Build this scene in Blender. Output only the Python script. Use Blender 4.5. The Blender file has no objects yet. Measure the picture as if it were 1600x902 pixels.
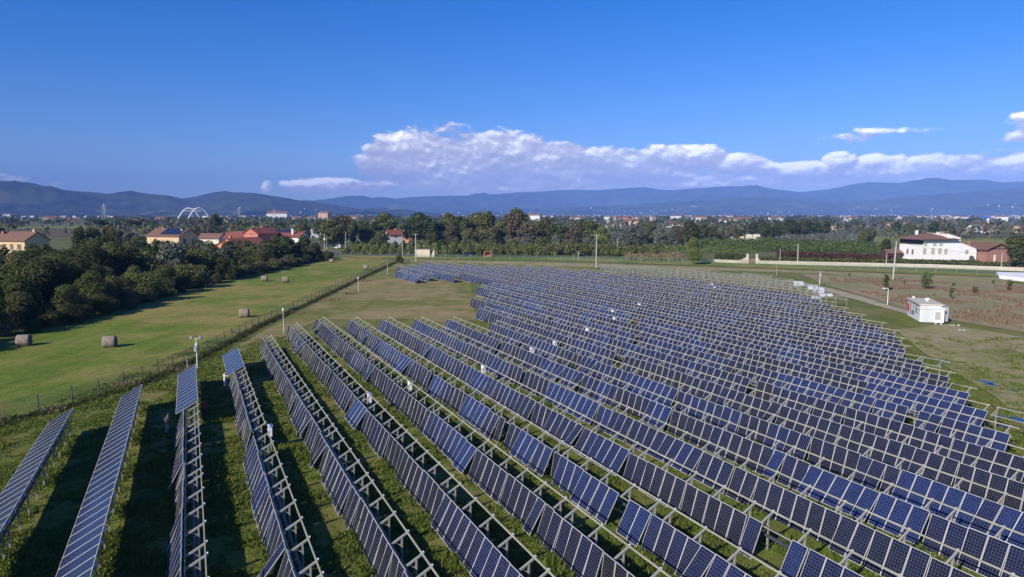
import bpy, math, random
import numpy as np
from mathutils import Vector, Matrix, Euler
random.seed(7)
RNG = np.random.default_rng(7)
C = bpy.context.scene.collection
R = math.radians

# ------------------------------------------------------------------ survey helpers (photo measured at 1600x902)
F, CX, CY, H = 1067.0, 800.0, 451.0, 17.0
PITCH = math.atan(115.0 / F)
cp, sp = math.cos(PITCH), math.sin(PITCH)
def ray(x, y):
    a, b = (x - CX) / F, (CY - y) / F
    return (a, cp + b * sp, -sp + b * cp)
def G(x, y, z=0.0):
    d = ray(x, y); t = (z - H) / d[2]
    return (d[0] * t, d[1] * t, z)
def at(x, y, Y):
    d = ray(x, y); t = Y / d[1]
    return (d[0] * t, Y, H + d[2] * t)
def proj(p):
    X, Y, Z = p[0], p[1], p[2] - H
    yc = Y * cp - Z * sp
    zc = Y * sp + Z * cp
    return (CX + F * X / yc, CY - F * zc / yc)

# ------------------------------------------------------------------ materials
def _nt(name):
    m = bpy.data.materials.new(name); m.use_nodes = True
    return m, m.node_tree, m.node_tree.nodes['Principled BSDF']
def N(nt, t, **kw):
    n = nt.nodes.new(t)
    for k, v in kw.items():
        if k.startswith('i_'):
            n.inputs[k[2:].replace('_', ' ')].default_value = v
        else: setattr(n, k, v)
    return n
def L(nt, a, b): nt.links.new(a, b)
def rgb(*c): return (c[0], c[1], c[2], 1.0)
def ramp(nt, stops, fac=None, interp='LINEAR'):
    r = N(nt, 'ShaderNodeValToRGB'); cr = r.color_ramp; cr.interpolation = interp
    while len(cr.elements) > 1: cr.elements.remove(cr.elements[-1])
    cr.elements[0].position = stops[0][0]; cr.elements[0].color = rgb(*stops[0][1])
    for p, c in stops[1:]:
        e = cr.elements.new(p); e.color = rgb(*c)
    if fac is not None: L(nt, fac, r.inputs[0])
    return r
def noise(nt, scale, detail=4, rough=.55, vec=None, dist=0.0):
    n = N(nt, 'ShaderNodeTexNoise'); n.inputs['Scale'].default_value = scale
    n.inputs['Detail'].default_value = detail; n.inputs['Roughness'].default_value = rough
    n.inputs['Distortion'].default_value = dist
    if vec is not None: L(nt, vec, n.inputs['Vector'])
    return n
def mixc(nt, fac, a, b, mode='MIX'):
    m = N(nt, 'ShaderNodeMix', data_type='RGBA', blend_type=mode)
    for s, v in ((m.inputs[0], fac), (m.inputs[6], a), (m.inputs[7], b)):
        if isinstance(v, (int, float)): s.default_value = v
        elif isinstance(v, tuple): s.default_value = rgb(*v)
        else: L(nt, v, s)
    return m.outputs[2]
def math_(nt, op, a, b=None, c=None, clamp=False):
    m = N(nt, 'ShaderNodeMath', operation=op, use_clamp=clamp)
    for s, v in zip(m.inputs, (a, b, c)):
        if v is None: continue
        if isinstance(v, (int, float)): s.default_value = v
        else: L(nt, v, s)
    return m.outputs[0]

def plain(name, col, rough=.6, metal=0.0, var=.12, scale=3.0, bump=0.0, bscale=20.0, spec=.5):
    """weathered flat colour: two noises vary the tone, optional bump"""
    m, nt, b = _nt(name)
    tc = N(nt, 'ShaderNodeTexCoord'); v = tc.outputs['Object']
    n = noise(nt, scale, 6, .6, v)
    k = ramp(nt, [(.3, (1 - var,) * 3), (.7, (1 + var,) * 3)], n.outputs['Fac'])
    L(nt, mixc(nt, 1.0, k.outputs[0], tuple(col), 'MULTIPLY'), b.inputs['Base Color'])
    b.inputs['Roughness'].default_value = rough; b.inputs['Metallic'].default_value = metal
    b.inputs['Specular IOR Level'].default_value = spec
    if bump:
        n2 = noise(nt, bscale, 4, .6, v)
        bp = N(nt, 'ShaderNodeBump'); bp.inputs['Strength'].default_value = bump; bp.inputs['Distance'].default_value = .05
        L(nt, n2.outputs['Fac'], bp.inputs['Height']); L(nt, bp.outputs[0], b.inputs['Normal'])
    return m

def mat_ground(name, cols, patch=.03, fine=1.3, brown=(.13, .105, .045), bw=.5, rough=.95):
    """turf: three greens by fine noise, large patches turned towards dry brown"""
    m, nt, b = _nt(name)
    g = N(nt, 'ShaderNodeNewGeometry'); v = g.outputs['Position']
    n1 = noise(nt, fine, 8, .7, v); n2 = noise(nt, patch, 6, .6, v, .6); n3 = noise(nt, patch * 6, 5, .6, v, .4)
    r1 = ramp(nt, [(.3, cols[0]), (.5, cols[1]), (.7, cols[2])], n1.outputs['Fac'])
    t = math_(nt, 'ADD', math_(nt, 'MULTIPLY', n2.outputs['Fac'], .6), math_(nt, 'MULTIPLY', n3.outputs['Fac'], .4))
    r2 = ramp(nt, [(.44, (0, 0, 0)), (.58, (1, 1, 1))], t)
    k = math_(nt, 'MULTIPLY', r2.outputs[0], bw)
    mp = N(nt, 'ShaderNodeMapping', vector_type='POINT'); L(nt, v, mp.inputs[0]); mp.inputs['Rotation'].default_value = (0, 0, -.05); mp.inputs['Scale'].default_value = (.55, .035, 1)
    n5 = noise(nt, 1.0, 4, .6, mp.outputs[0], .3)
    strk = ramp(nt, [(.3, (.78, .80, .76)), (.7, (1.22, 1.18, 1.2))], n5.outputs['Fac'])
    c = mixc(nt, k, mixc(nt, 1.0, r1.outputs[0], strk.outputs[0], 'MULTIPLY'), mixc(nt, n1.outputs['Fac'], tuple(x * .55 for x in brown), tuple(x * 1.4 for x in brown)))
    L(nt, c, b.inputs['Base Color']); b.inputs['Roughness'].default_value = rough
    b.inputs['Specular IOR Level'].default_value = .15
    n4 = noise(nt, 5.0, 5, .7, v)
    bp = N(nt, 'ShaderNodeBump'); bp.inputs['Strength'].default_value = .9; bp.inputs['Distance'].default_value = .18
    L(nt, n4.outputs['Fac'], bp.inputs['Height']); L(nt, bp.outputs[0], b.inputs['Normal'])
    return m

def mat_leaf(name, a, b_, c_, trans=.25):
    m, nt, b = _nt(name)
    oi = N(nt, 'ShaderNodeObjectInfo'); tc = N(nt, 'ShaderNodeTexCoord')
    g = N(nt, 'ShaderNodeNewGeometry')
    n = noise(nt, .7, 3, .6, g.outputs['Position'])
    t = math_(nt, 'ADD', math_(nt, 'MULTIPLY', oi.outputs['Random'], .55), math_(nt, 'MULTIPLY', n.outputs['Fac'], .5))
    r = ramp(nt, [(.2, a), (.5, b_), (.85, c_)], t)
    i = N(nt, 'ShaderNodeNewGeometry')
    sc = math_(nt, 'MULTIPLY_ADD', i.outputs['Random Per Island'], .7, .65)
    vm = N(nt, 'ShaderNodeVectorMath', operation='SCALE'); L(nt, r.outputs[0], vm.inputs[0]); L(nt, sc, vm.inputs['Scale'])
    L(nt, vm.outputs[0], b.inputs['Base Color'])
    b.inputs['Roughness'].default_value = .7; b.inputs['Specular IOR Level'].default_value = .2
    tr = N(nt, 'ShaderNodeBsdfTranslucent'); L(nt, vm.outputs[0], tr.inputs['Color'])
    ms = N(nt, 'ShaderNodeMixShader'); ms.inputs[0].default_value = trans
    L(nt, b.outputs[0], ms.inputs[1]); L(nt, tr.outputs[0], ms.inputs[2])
    L(nt, ms.outputs[0], nt.nodes['Material Output'].inputs['Surface'])
    return m

def mat_glass_cells():
    m, nt, b = _nt('photovoltaic_cells')
    uv = N(nt, 'ShaderNodeUVMap')
    s = N(nt, 'ShaderNodeSeparateXYZ'); L(nt, uv.outputs[0], s.inputs[0])
    def line(o, n, w):
        f = math_(nt, 'FRACT', math_(nt, 'MULTIPLY', o, n))
        d = math_(nt, 'ABSOLUTE', math_(nt, 'SUBTRACT', f, .5))
        return math_(nt, 'GREATER_THAN', d, .5 - w)
    lx, ly = line(s.outputs[0], 6, .035), line(s.outputs[1], 12, .035)
    bus = line(math_(nt, 'ADD', s.outputs[0], 1 / 24), 12, .012)
    gr = math_(nt, 'MAXIMUM', lx, ly)
    oi = N(nt, 'ShaderNodeObjectInfo')
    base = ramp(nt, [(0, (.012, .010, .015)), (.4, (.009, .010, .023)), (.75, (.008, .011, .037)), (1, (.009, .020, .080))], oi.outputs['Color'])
    fl = N(nt, 'ShaderNodeCombineXYZ')
    L(nt, math_(nt, 'FLOOR', math_(nt, 'MULTIPLY', s.outputs[0], 6)), fl.inputs[0]); L(nt, math_(nt, 'FLOOR', math_(nt, 'MULTIPLY', s.outputs[1], 12)), fl.inputs[1])
    L(nt, math_(nt, 'MULTIPLY', oi.outputs['Random'], 99), fl.inputs[2])
    wn = N(nt, 'ShaderNodeTexWhiteNoise', noise_dimensions='3D'); L(nt, fl.outputs[0], wn.inputs['Vector'])
    vm = N(nt, 'ShaderNodeVectorMath', operation='SCALE'); L(nt, base.outputs[0], vm.inputs[0])
    L(nt, math_(nt, 'MULTIPLY_ADD', wn.outputs['Value'], .5, .75), vm.inputs['Scale'])
    c1 = mixc(nt, math_(nt, 'MULTIPLY', bus, .25), vm.outputs[0], (.07, .08, .11))
    c2 = mixc(nt, math_(nt, 'MULTIPLY', gr, .8), c1, (.125, .135, .185))
    g = N(nt, 'ShaderNodeNewGeometry')
    dn = noise(nt, 1.6, 6, .65, g.outputs['Position'])
    dust = math_(nt, 'MULTIPLY', ramp(nt, [(.4, (0, 0, 0)), (.75, (1, 1, 1))], dn.outputs['Fac']).outputs[0], .05)
    L(nt, mixc(nt, dust, c2, (.17, .16, .15)), b.inputs['Base Color'])
    b.inputs['Roughness'].default_value = .16; b.inputs['IOR'].default_value = 1.38
    L(nt, math_(nt, 'MULTIPLY_ADD', dn.outputs['Fac'], .2, .08), b.inputs['Roughness'])
    return m

def mat_tiles(name, a, b_, sc=3.2, axis=0):
    m, nt, b = _nt(name)
    tc = N(nt, 'ShaderNodeTexCoord'); v = tc.outputs['Object']
    w = N(nt, 'ShaderNodeTexWave', wave_type='BANDS', bands_direction='XY'[axis] if axis < 2 else 'DIAGONAL')
    w.inputs['Scale'].default_value = sc; w.inputs['Distortion'].default_value = .6; w.inputs['Detail'].default_value = 2
    L(nt, v, w.inputs['Vector'])
    n = noise(nt, 1.4, 8, .75, v)
    c = ramp(nt, [(.3, a), (.7, b_)], n.outputs['Fac'])
    L(nt, mixc(nt, math_(nt, 'MULTIPLY', w.outputs['Fac'], .35), c.outputs[0], tuple(x * .45 for x in a)), b.inputs['Base Color'])
    b.inputs['Roughness'].default_value = .9; b.inputs['Specular IOR Level'].default_value = .2
    bp = N(nt, 'ShaderNodeBump'); bp.inputs['Strength'].default_value = .6; bp.inputs['Distance'].default_value = .06
    L(nt, w.outputs['Fac'], bp.inputs['Height']); L(nt, bp.outputs[0], b.inputs['Normal'])
    return m

def mat_mesh(name, col, n, w):
    """chain-link: an opaque diamond grid on a see-through sheet"""
    m, nt, b = _nt(name)
    uv = N(nt, 'ShaderNodeUVMap'); s = N(nt, 'ShaderNodeSeparateXYZ'); L(nt, uv.outputs[0], s.inputs[0])
    p = math_(nt, 'ADD', s.outputs[0], s.outputs[1]); q = math_(nt, 'SUBTRACT', s.outputs[0], s.outputs[1])
    def line(o):
        f = math_(nt, 'FRACT', math_(nt, 'MULTIPLY', o, n))
        return math_(nt, 'LESS_THAN', f, w)
    a = math_(nt, 'MAXIMUM', line(p), line(q))
    b.inputs['Base Color'].default_value = rgb(*col); b.inputs['Roughness'].default_value = .5; b.inputs['Metallic'].default_value = .3
    tr = N(nt, 'ShaderNodeBsdfTransparent'); ms = N(nt, 'ShaderNodeMixShader')
    L(nt, a, ms.inputs[0]); L(nt, tr.outputs[0], ms.inputs[1]); L(nt, b.outputs[0], ms.inputs[2])
    L(nt, ms.outputs[0], nt.nodes['Material Output'].inputs['Surface'])
    return m

M = dict(
    glass=mat_glass_cells(),
    alu=plain('module_frame_aluminium', (.50, .49, .46), .45, .1, .1),
    back=plain('module_backsheet', (.62, .62, .62), .6),
    steel=plain('galvanised_steel', (.38, .365, .315), .5, .3, .18, 1.2),
    rail=plain('yellowed_rail', (.40, .37, .27), .55, .15, .2, .8),
    tube=plain('dark_tube', (.075, .08, .10), .45, .4, .2, 1.0),
    white=plain('white_enclosure', (.78, .78, .76), .5, 0, .08),
    hay=plain('hay', (.25, .195, .15), .95, 0, .35, 4, .8, 9),
    hayshade=plain('shaded_hay_end', (.11, .08, .055), .95, 0, .4, 6, .8, 12),  # darker copy of the hay: shade of the bale ends put into the colour
    postd=plain('weathered_fence_post', (.10, .09, .07), .8),
    pole=plain('concrete_pole', (.42, .40, .36), .85, 0, .15, .7),
    whitepole=plain('white_painted_pole', (.62, .62, .58), .5),
    black=plain('black_plastic', (.02, .02, .022), .5),
    ylw=plain('yellow_render', (.58, .43, .25), .9, 0, .08, .5),
    cream=plain('cream_render', (.66, .58, .44), .9, 0, .10, .5),
    whitew=plain('white_render', (.80, .78, .75), .9, 0, .05, .4),
    pink=plain('pink_render', (.50, .17, .14), .9, 0, .10, .5),
    orange=plain('orange_render', (.55, .25, .14), .9, 0, .10, .5),
    brick=plain('red_brick_wall', (.30, .155, .12), .9, 0, .25, 2.5),
    stone=plain('pale_stone_wall', (.50, .45, .36), .9, 0, .12, .6),
    roof=mat_tiles('terracotta_tiles', (.19, .105, .075), (.30, .165, .12)),
    roofr=mat_tiles('red_roof_tiles', (.24, .075, .055), (.33, .115, .085)),
    dark=plain('dark_opening', (.03, .028, .026), .6),
    shut=plain('brown_shutters', (.13, .07, .04), .7),
    shutg=plain('grey_shutters', (.38, .36, .33), .7),
    wood=plain('dark_wood', (.06, .04, .03), .8),
    greyw=plain('grey_membrane', (.30, .31, .32), .6, 0, .15, .5),
    road=plain('asphalt', (.085, .082, .08), .9, 0, .2, .3),
    track=plain('dirt_track', (.34, .28, .17), .95, 0, .25, .3, .5, 3),
    bark=plain('bark', (.07, .055, .04), .95, 0, .3, 2),
    rust=plain('orange_sheet', (.42, .15, .07), .7),
    car=plain('dark_car_paint', (.012, .016, .03), .2),
    carw=plain('white_car_paint', (.65, .65, .65), .25),
    tyre=plain('tyre_rubber', (.02, .02, .02), .9),
    wglass=plain('window_glass', (.02, .03, .04), .1),
    skin=plain('skin', (.42, .25, .18), .6),
    hair=plain('dark_hair', (.015, .012, .01), .8),
    clow=plain('white_overalls', (.75, .75, .72), .9),
    clod=plain('dark_grey_jacket', (.035, .04, .045), .9),
    clog=plain('pale_grey_trousers', (.35, .36, .38), .9),
    clor=plain('red_jacket', (.42, .015, .02), .8),
    cloj=plain('dark_trousers', (.03, .035, .06), .9),
    redsign=plain('red_sign', (.60, .03, .03), .5),
    pv=plain('roof_solar', (.02, .025, .05), .25),
    slab=plain('pale_sheet', (.55, .58, .58), .5, 0, .1, 1.5),
    bluep=plain('blue_cladding', (.04, .15, .55), .6),
    g_turf=mat_ground('row_turf', [(.070, .092, .014), (.130, .152, .026), (.195, .205, .044)], .05, 1.6, (.25, .20, .07), .6),
    g_meadow=mat_ground('meadow_turf', [(.085, .140, .014), (.130, .185, .022), (.180, .225, .036)], .022, .9, (.33, .25, .08), .8),
    g_land=mat_ground('farmland', [(.070, .095, .024), (.110, .132, .038), (.150, .165, .058)], .006, .12, (.22, .185, .09), .6),
    g_lawn=mat_ground('open_lawn', [(.115, .135, .024), (.165, .175, .040), (.205, .200, .058)], .035, 1.1, (.34, .25, .12), .9),
    g_scrub=mat_ground('dry_scrub', [(.160, .185, .062), (.240, .225, .100), (.320, .285, .165)], .05, .8, (.37, .26, .165), .7),
    g_dry=mat_ground('dry_grass', [(.165, .185, .055), (.250, .235, .090), (.330, .290, .145)], .05, .7, (.38, .29, .17), .7),
    g_brown=mat_ground('ploughed_field', [(.09, .075, .04), (.12, .095, .055), (.15, .12, .07)], .02, .4, (.10, .11, .04), .6),
    leafd=mat_leaf('dark_foliage', (.042, .056, .014), (.074, .088, .024), (.130, .128, .042), .35),
    leafm=mat_leaf('mid_foliage', (.062, .086, .020), (.110, .130, .034), (.175, .178, .055), .35),
    leafb=mat_leaf('brownish_foliage', (.095, .088, .042), (.135, .115, .056), (.165, .140, .080)),
    leafy=mat_leaf('yellow_foliage', (.16, .13, .02), (.24, .18, .03), (.30, .24, .05)),
    leafs=mat_leaf('silver_foliage', (.11, .12, .08), (.145, .155, .11), (.19, .195, .15)),
    leafp=mat_leaf('pine_foliage', (.020, .036, .010), (.035, .058, .016), (.055, .080, .024)),
    leafn=mat_leaf('nursery_foliage', (.075, .115, .022), (.125, .165, .034), (.185, .205, .050)),
    leafr=mat_leaf('reddish_hedge', (.085, .028, .020), (.12, .040, .028), (.10, .060, .030)),
    weed=mat_leaf('weed_leaves', (.100, .150, .020), (.165, .210, .036), (.250, .270, .065), .45),
    straw=mat_leaf('dry_weed_leaves', (.16, .13, .06), (.22, .17, .08), (.27, .21, .12), .2),
    heath=mat_leaf('heath_leaves', (.29, .185, .135), (.34, .25, .175), (.36, .32, .18), .4),
)

# ------------------------------------------------------------------ mesh building
class MB:
    def __init__(s): s.v = []; s.f = []; s.m = []; s.uv = {}
    def face(s, pts, m=0, uv=None):
        i = len(s.v); s.v += [tuple(p) for p in pts]; s.f.append(tuple(range(i, i + len(pts)))); s.m.append(m)
        if uv: s.uv[len(s.f) - 1] = uv
    def hexa(s, p, m=0):
        """p: 8 corners, bottom ring then top ring"""
        i = len(s.v); s.v += [tuple(q) for q in p]
        for q in ((3, 2, 1, 0), (4, 5, 6, 7), (0, 1, 5, 4), (1, 2, 6, 5), (2, 3, 7, 6), (3, 0, 4, 7)):
            s.f.append(tuple(i + k for k in q)); s.m.append(m)
        return s
    def box(s, x0, y0, z0, x1, y1, z1, m=0):
        return s.hexa([(x0, y0, z0), (x1, y0, z0), (x1, y1, z0), (x0, y1, z0), (x0, y0, z1), (x1, y0, z1), (x1, y1, z1), (x0, y1, z1)], m)
    def beam(s, a, b, w, h, m=0):
        a, b = Vector(a), Vector(b); d = (b - a).normalized()
        up = Vector((0, 0, 1)) if abs(d.z) < .95 else Vector((1, 0, 0))
        x = d.cross(up).normalized() * w / 2; y = x.cross(d).normalized() * h / 2
        s.hexa([a - x - y, a + x - y, b + x - y, b - x - y, a - x + y, a + x + y, b + x + y, b - x + y], m); return s
    def tube(s, a, b, r0, r1=None, n=8, m=0, cap=True):
        r1 = r0 if r1 is None else r1
        a, b = Vector(a), Vector(b); d = (b - a).normalized()
        up = Vector((0, 0, 1)) if abs(d.z) < .95 else Vector((1, 0, 0))
        x = d.cross(up).normalized(); y = x.cross(d).normalized(); i = len(s.v)
        for c, r in ((a, r0), (b, r1)):
            for k in range(n):
                t = 2 * math.pi * k / n; s.v.append(tuple(c + x * math.cos(t) * r + y * math.sin(t) * r))
        for k in range(n):
            s.f.append((i + k, i + (k + 1) % n, i + n + (k + 1) % n, i + n + k)); s.m.append(m)
        if cap:
            s.f.append(tuple(i + k for k in reversed(range(n)))); s.m.append(m)
            s.f.append(tuple(i + n + k for k in range(n))); s.m.append(m)
        return s
    def path(s, pts, rad, n=8, m=0):
        """one continuous tapered tube along points"""
        pts = [Vector(p) for p in pts]; i = len(s.v)
        if not isinstance(rad, (list, tuple)): rad = [rad] * len(pts)
        for j, p in enumerate(pts):
            d = (pts[min(j + 1, len(pts) - 1)] - pts[max(j - 1, 0)]).normalized()
            up = Vector((0, 0, 1)) if abs(d.z) < .95 else Vector((1, 0, 0))
            x = d.cross(up).normalized(); y = x.cross(d).normalized()
            for k in range(n):
                t = 2 * math.pi * k / n; s.v.append(tuple(p + (x * math.cos(t) + y * math.sin(t)) * rad[j]))
        for j in range(len(pts) - 1):
            for k in range(n):
                a = i + j * n
                s.f.append((a + k, a + (k + 1) % n, a + n + (k + 1) % n, a + n + k)); s.m.append(m)
        s.f.append(tuple(i + k for k in reversed(range(n)))); s.m.append(m)
        e = i + (len(pts) - 1) * n; s.f.append(tuple(e + k for k in range(n))); s.m.append(m)
        return s
    def lathe(s, prof, n=12, m=0, c=(0, 0, 0)):
        i = len(s.v)
        for r, z in prof:
            for k in range(n):
                t = 2 * math.pi * k / n; s.v.append((c[0] + r * math.cos(t), c[1] + r * math.sin(t), c[2] + z))
        for j in range(len(prof) - 1):
            for k in range(n):
                a = i + j * n; s.f.append((a + k, a + (k + 1) % n, a + n + (k + 1) % n, a + n + k)); s.m.append(m)
        return s
    def mesh(s, name, mats, smooth=False):
        me = bpy.data.meshes.new(name); me.from_pydata(s.v, [], s.f)
        for mt in mats: me.materials.append(mt)
        me.polygons.foreach_set('material_index', s.m)
        if s.uv:
            l = me.uv_layers.new(name='UVMap')
            for fi, uv in s.uv.items():
                for li, c in zip(me.polygons[fi].loop_indices, uv): l.data[li].uv = c
        if smooth: me.polygons.foreach_set('use_smooth', [True] * len(s.f))
        me.update(); return me

def link(name, me, parent=None, loc=(0, 0, 0), rot=(0, 0, 0), scale=(1, 1, 1)):
    o = bpy.data.objects.new(name, me); C.objects.link(o)
    if parent: o.parent = parent
    o.location = loc; o.rotation_euler = rot; o.scale = scale
    return o
def thing(name, label, cat, loc=(0, 0, 0), rz=0.0, group=None, me=None):
    o = link(name, me, None, loc, (0, 0, rz)); o['label'] = label; o['category'] = cat
    if group: o['group'] = group
    return o
def struct(name, me, kind='structure', label=None):
    o = link(name, me); o['kind'] = kind
    if label: o['label'] = label
    return o
def raw_mesh(name, V, Fc, mats, mi=None):
    me = bpy.data.meshes.new(name); n, k = Fc.shape
    me.vertices.add(len(V)); me.vertices.foreach_set('co', V.astype(np.float32).ravel())
    me.loops.add(n * k); me.loops.foreach_set('vertex_index', Fc.astype(np.int32).ravel())
    me.polygons.add(n); me.polygons.foreach_set('loop_start', np.arange(0, n * k, k, dtype=np.int32))
    for m in mats: me.materials.append(m)
    if mi is not None: me.polygons.foreach_set('material_index', mi.astype(np.int32))
    me.update(calc_edges=True); me.validate(); return me

TEN = ['', 'first', 'second', 'third', 'fourth', 'fifth', 'sixth', 'seventh', 'eighth', 'ninth', 'tenth', 'eleventh', 'twelfth', 'thirteenth', 'fourteenth', 'fifteenth', 'sixteenth', 'seventeenth', 'eighteenth', 'nineteenth']
TYS = ['', '', 'twent', 'thirt', 'fort', 'fift', 'sixt', 'sevent', 'eight', 'ninet']
def ordw(n):
    if n < 20: return TEN[n]
    if n < 100: return TYS[n // 10] + ('ieth' if n % 10 == 0 else 'y-' + TEN[n % 10])
    h = ['', 'hundred', 'two-hundred', 'three-hundred'][n // 100]
    return h + ('th' if n % 100 == 0 else '-and-' + ordw(n % 100))

# ------------------------------------------------------------------ camera, sun, sky
cam = bpy.data.cameras.new('camera'); co = bpy.data.objects.new('camera', cam); C.objects.link(co)
co.location = (0, 0, H); co.rotation_euler = (math.pi / 2 - PITCH, 0, 0)
cam.sensor_width = 36; cam.lens = 36 * F / 1600; cam.clip_start = .5; cam.clip_end = 60000
bpy.context.scene.camera = co
SUN_EL, SUN_AZ = R(30), R(220)          # azimuth of the sun, clockwise from +Y
sd = Vector((math.sin(SUN_AZ) * math.cos(SUN_EL), math.cos(SUN_AZ) * math.cos(SUN_EL), math.sin(SUN_EL)))
sl = bpy.data.lights.new('sun', 'SUN'); sl.energy = 4.6; sl.angle = R(.5); sl.color = (1.0, .93, .82)
so = bpy.data.objects.new('sun', sl); C.objects.link(so); so.rotation_euler = sd.to_track_quat('Z', 'Y').to_euler()

def build_world():
    w = bpy.data.worlds.new('World'); bpy.context.scene.world = w; w.use_nodes = True
    nt = w.node_tree; bg = nt.nodes['Background']
    sky = N(nt, 'ShaderNodeTexSky', sky_type='NISHITA'); sky.sun_disc = False
    sky.sun_elevation = SUN_EL; sky.sun_rotation = SUN_AZ; sky.altitude = 100
    sky.air_density = 1.0; sky.dust_density = .35; sky.ozone_density = 3.0
    tc = N(nt, 'ShaderNodeTexCoord')
    s = N(nt, 'ShaderNodeSeparateXYZ'); L(nt, tc.outputs['Generated'], s.inputs[0])
    az = math_(nt, 'ARCTAN2', s.outputs[0], s.outputs[1]); el = math_(nt, 'ARCSINE', s.outputs[2])
    P = N(nt, 'ShaderNodeCombineXYZ'); L(nt, az, P.inputs[0]); L(nt, el, P.inputs[1])
    K = 1 / F
    def ae(x, y):
        d = Vector(ray(x, y)).normalized(); return math.atan2(d.x, d.y), math.asin(d.z)
    blobs = [(680, 256, 122, 40, 1), (620, 234, 62, 17, .9), (780, 246, 105, 40, 1.1), (860, 260, 115, 36, 1), (950, 260, 95, 30, 1), (1040, 252, 62, 24, 1.1),
             (1092, 246, 45, 20, 1.2), (1150, 256, 48, 17, 1.1), (1190, 263, 40, 10, .9), (690, 286, 62, 13, .8), (600, 287, 32, 10, .8), (800, 280, 90, 14, .7),
             (675, 258, 26, 13, 1.3), (1240, 268, 70, 10, .8), (1312, 253, 28, 15, 1.1), (1366, 256, 32, 14, 1.1), (1430, 264, 80, 18, .9), (1530, 268, 100, 22, 1),
             (1600, 262, 50, 18, 1), (1300, 280, 190, 12, .7), (1500, 284, 160, 14, .8), (486, 292, 22, 13, .8), (540, 296, 55, 9, .6), (900, 290, 120, 8, .6),
             (1060, 288, 110, 8, .6), (418, 292, 11, 10, .6), (1342, 211, 48, 9, .75), (1440, 204, 60, 4, .35), (690, 199, 45, 9, .3), (1596, 188, 22, 9, .9),
             (1602, 212, 24, 10, .8), (1250, 270, 95, 16, 1), (1390, 266, 110, 19, 1), (1510, 270, 120, 22, 1.1), (1000, 266, 140, 26, 1), (720, 272, 125, 32, 1.1), (600, 258, 52, 24, 1), (850, 284, 130, 13, .8), (1130, 288, 140, 10, .8), (640, 228, 70, 22, .9), (520, 290, 90, 12, .8), (800, 294, 200, 9, .8), (1180, 282, 160, 14, .9), (1420, 280, 180, 14, .9), (180, 262, 60, 2.5, .0), (1700, 255, 120, 30, 1), (1850, 240, 150, 40, 1), (-300, 280, 250, 20, .7), (2300, 250, 300, 40, 1)]
    grp = bpy.data.node_groups.new('cloud_field', 'ShaderNodeTree')
    grp.interface.new_socket('P', in_out='INPUT', socket_type='NodeSocketVector')
    grp.interface.new_socket('F', in_out='OUTPUT', socket_type='NodeSocketFloat')
    gi = grp.nodes.new('NodeGroupInput'); go = grp.nodes.new('NodeGroupOutput')
    acc = None
    for x, y, rx, ry, wt in blobs:
        if wt == 0: continue
        a0, e0 = ae(min(max(x, -700), 2300), y)
        if x < -100 or x > 1750: a0 = math.atan((x - CX) / F)
        sb = N(grp, 'ShaderNodeVectorMath', operation='SUBTRACT'); L(grp, gi.outputs[0], sb.inputs[0]); sb.inputs[1].default_value = (a0, e0, 0)
        ml = N(grp, 'ShaderNodeVectorMath', operation='MULTIPLY'); L(grp, sb.outputs[0], ml.inputs[0]); ml.inputs[1].default_value = (1 / (rx * K * .85), 1 / (ry * K), 0)
        dt = N(grp, 'ShaderNodeVectorMath', operation='DOT_PRODUCT'); L(grp, ml.outputs[0], dt.inputs[0]); L(grp, ml.outputs[0], dt.inputs[1])
        wa = wt + (.6 if wt >= .8 else .1) if y > 225 else wt * .8; v = math_(grp, 'MULTIPLY_ADD', dt.outputs['Value'], -wa * .85, wa)
        v = math_(grp, 'MAXIMUM', v, -1.0)
        acc = v if acc is None else math_(grp, 'SMOOTH_MAX', acc, v, .35)
    L(grp, acc, go.inputs[0])
    def field(off, lbl):
        q = N(nt, 'ShaderNodeVectorMath', operation='ADD'); L(nt, P.outputs[0], q.inputs[0]); q.inputs[1].default_value = off
        g = nt.nodes.new('ShaderNodeGroup'); g.node_tree = grp; L(nt, q.outputs[0], g.inputs[0])
        st = N(nt, 'ShaderNodeVectorMath', operation='MULTIPLY'); L(nt, q.outputs[0], st.inputs[0]); st.inputs[1].default_value = (1, 1.9, 1)
        n = noise(nt, 28, 10, .6, st.outputs[0], .3)
        n2 = noise(nt, 80, 6, .6, st.outputs[0], .2)
        t = math_(nt, 'ADD', math_(nt, 'MULTIPLY', math_(nt, 'SUBTRACT', n.outputs['Fac'], .5), 2.6), math_(nt, 'MULTIPLY', math_(nt, 'SUBTRACT', n2.outputs['Fac'], .5), .8))
        return math_(nt, 'ADD', g.outputs[0], t)
    f0 = field((0, 0, 0), 'a'); f1 = field((-4 * K, 7 * K, 0), 'b')
    mask = N(nt, 'ShaderNodeMapRange', interpolation_type='SMOOTHSTEP'); L(nt, f0, mask.inputs[0])
    mask.inputs[1].default_value = .0; mask.inputs[2].default_value = .6
    n3 = noise(nt, 13, 5, .6, P.outputs[0], .2)
    rel = math_(nt, 'ADD', math_(nt, 'SUBTRACT', f0, f1), math_(nt, 'MULTIPLY', math_(nt, 'SUBTRACT', n3.outputs['Fac'], .55), 2.2))
    lit = N(nt, 'ShaderNodeMapRange', interpolation_type='SMOOTHSTEP'); L(nt, rel, lit.inputs[0])
    lit.inputs[1].default_value = -.6; lit.inputs[2].default_value = 1.15
    cc = ramp(nt, [(0, (4.4, 4.2, 5.0)), (.4, (6.4, 6.1, 6.7)), (.68, (9.6, 9.3, 9.3)), (1, (15, 14.5, 13.4))], lit.outputs[0])  # sunlit cloud tops and shaded grey bases are painted by this ramp
    hs = N(nt, 'ShaderNodeHueSaturation'); hs.inputs['Saturation'].default_value = 1.5; hs.inputs['Value'].default_value = 1.0
    L(nt, sky.outputs[0], hs.inputs['Color'])
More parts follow.
